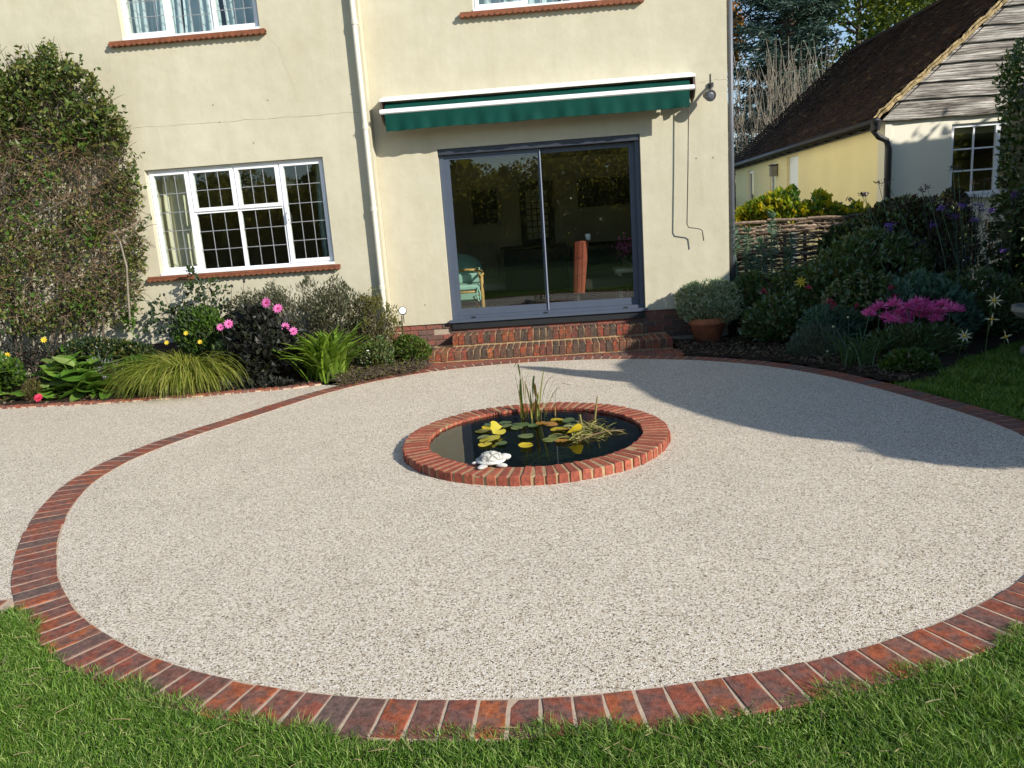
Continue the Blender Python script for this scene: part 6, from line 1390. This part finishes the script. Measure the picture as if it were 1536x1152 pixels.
# trees across the garden, behind the camera, seen in the glass of the patio door
nk = 260; kx = R.uniform(-22, 26, nk); ky = -17.5-R.uniform(0, 7, nk); kr = R.uniform(.9, 1.7, nk)
top_ = 5.0+.5*np.sin(kx*.62+1)+.45*np.sin(kx*1.53)+np.where(kx > .3, 1.2, 0)+np.clip(-17.5-ky, 0, 9)*.12; kz = np.maximum(kr*.5, R.uniform(0, 1, nk)**.7*(top_-kr*.8))
n = 60000; i_ = R.integers(0, nk, n); D = randdir(n); P = np.stack([kx[i_], ky[i_], kz[i_]], -1)+D*(kr[i_]*R.uniform(.8, 1.05, n))[:, None]; P[:, 2] = np.maximum(P[:, 2], .05); D = D*.5+randdir(n)
n2 = 26000; P2 = np.stack([R.uniform(-26, 30, n2), -27-R.uniform(0, 2.5, n2), R.uniform(0, 1, n2)**.85], -1); P2[:, 2] *= 5.3+.5*np.sin(P2[:, 0]*.8)+.5*np.sin(P2[:, 0]*2.1)+np.where(P2[:, 0] > 0, 1.4, 0); P = np.concatenate([P, P2]); D = np.concatenate([D, randdir(n2)])
mb = MB(); mb.add(*cards(P, D, np.r_[R.uniform(.16, .36, n), R.uniform(.35, .8, n2)], np.r_[R.uniform(.10, .2, n), R.uniform(.25, .5, n2)])); o = mb.build('far_trees', MT['far'], None, loc=(0, -19, 0)); tag(o, 'line of trees across the garden reflected in the patio door', 'trees', kind='stuff')

# ------------------------------------------------------------------ lawns
def lawn(name, pts, hmin, hmax, lean, wd, loc):
    n = len(pts); pat = np.sin(pts[:, 0]*5.1+1)*np.sin(pts[:, 1]*6.3)+.6*np.sin(pts[:, 0]*13+pts[:, 1]*9)
    az = R.uniform(0, 6.28, n)*.9+(1.5*np.sin(pts[:, 0]*2.2)+pat*1.5); L = R.uniform(hmin, hmax, n)*(1+.36*pat); p0 = R.uniform(.55, 1.55, n); P = arcs(pts, az, p0, p0-R.uniform(.3, lean, n), L, 3)
    mb = MB(); mb.add(*vribbons(P, wd*R.uniform(.7, 1.3, (n, 1))*np.array([1, .85, .08]))); o = mb.build(name, MT['grass'], None, loc=loc); return tag(o, kind='stuff')
n = 660000; c_ = np.stack([R.uniform(-3.7, 3.5, n), R.uniform(1.5, 4.0, n)], -1); d_ = ring_dist(c_)
ok = (d_ > .178+.03*np.sin(c_[:, 0]*17)*np.sin(c_[:, 0]*41)+.02*np.sin(c_[:, 0]*5)) & (c_[:, 1] < np.where(c_[:, 0] < -2.6, np.interp(c_[:, 0], FRONT[:, 0], FRONT[:, 1])-.10, 3.6)) & (np.abs(c_[:, 0]) < .6+.74*(c_[:, 1]+.35))
c_ = c_[ok]; pts = np.c_[c_, np.full(len(c_), -.012)]
lw = lawn('grass', pts, .03, .062, 1.6, .003, (0, 2.3, 0)); lw['label'] = 'thick mown grass along the front of the brick ring'; lw['category'] = 'grass'
n = 190000; c_ = np.stack([R.uniform(2.4, 5.6, n), R.uniform(.6, 9.6, n)], -1); ok = (ring_dist(c_) > .24) & ~inpoly(c_, RB) & (c_[:, 0] < 5.55) & ((c_[:, 1] > 3.6) | (c_[:, 1] < 1.5) | (c_[:, 0] > .6+.74*(c_[:, 1]+.35)) | (c_[:, 0] > 3.5))
c_ = c_[ok]; lw = lawn('grass', np.c_[c_, np.full(len(c_), -.03)], .05, .10, 1.3, .006, (4, 7, 0)); lw['label'] = 'shaded grass between the brick ring and the border at the right'; lw['category'] = 'grass'
k_ = 650; i_ = R.integers(0, len(pts), k_); P = arcs(pts[i_]+np.array([0, 0, .025])+R.uniform(0, .02, (k_, 1))*np.array([0, 0, 1]), R.uniform(0, 6.28, k_), R.uniform(-.2, .5, k_), R.uniform(-.5, .2, k_), R.uniform(.03, .08, k_), 4); mb = MB(); mb.add(*vribbons(P, np.full((k_, 4), .003)*np.array([1, 1, .8, .2]))); th_ = tag(mb.build('thatch', MT['straw'], None, loc=(0, 2.3, 0)), 'dry straw coloured blades lying in the front lawn', 'grass', kind='stuff')
# fallen leaves and mulch on the soil
def litter(poly, n, name, lab):
    q = sample_poly(poly, n); P = np.c_[q, .02+R.uniform(0, .03, n)]; D = R.normal(0, 1, (n, 3))*np.array([1, 1, .25]); mb = MB(); mb.add(*cards(P, D, R.uniform(.02, .055, n), R.uniform(.012, .035, n), .1, .3, np.tile([0, 0, 1.], (n, 1))+R.normal(0, .3, (n, 3)))); tag(mb.build(name, MT['litter'], None, loc=(*q.mean(0), 0)), lab, 'leaf litter', kind='stuff')
litter(LB, 2600, 'leaf_litter', 'dry leaves and mulch on the soil of the left border')
litter([(1.55, 9.2), (2.6, 8.4), (3.2, 7.0), (3.6, 7.4), (3.6, 9.6), (1.6, 10.3)], 2200, 'leaf_litter', 'dry leaves and bark on the soil of the right border')
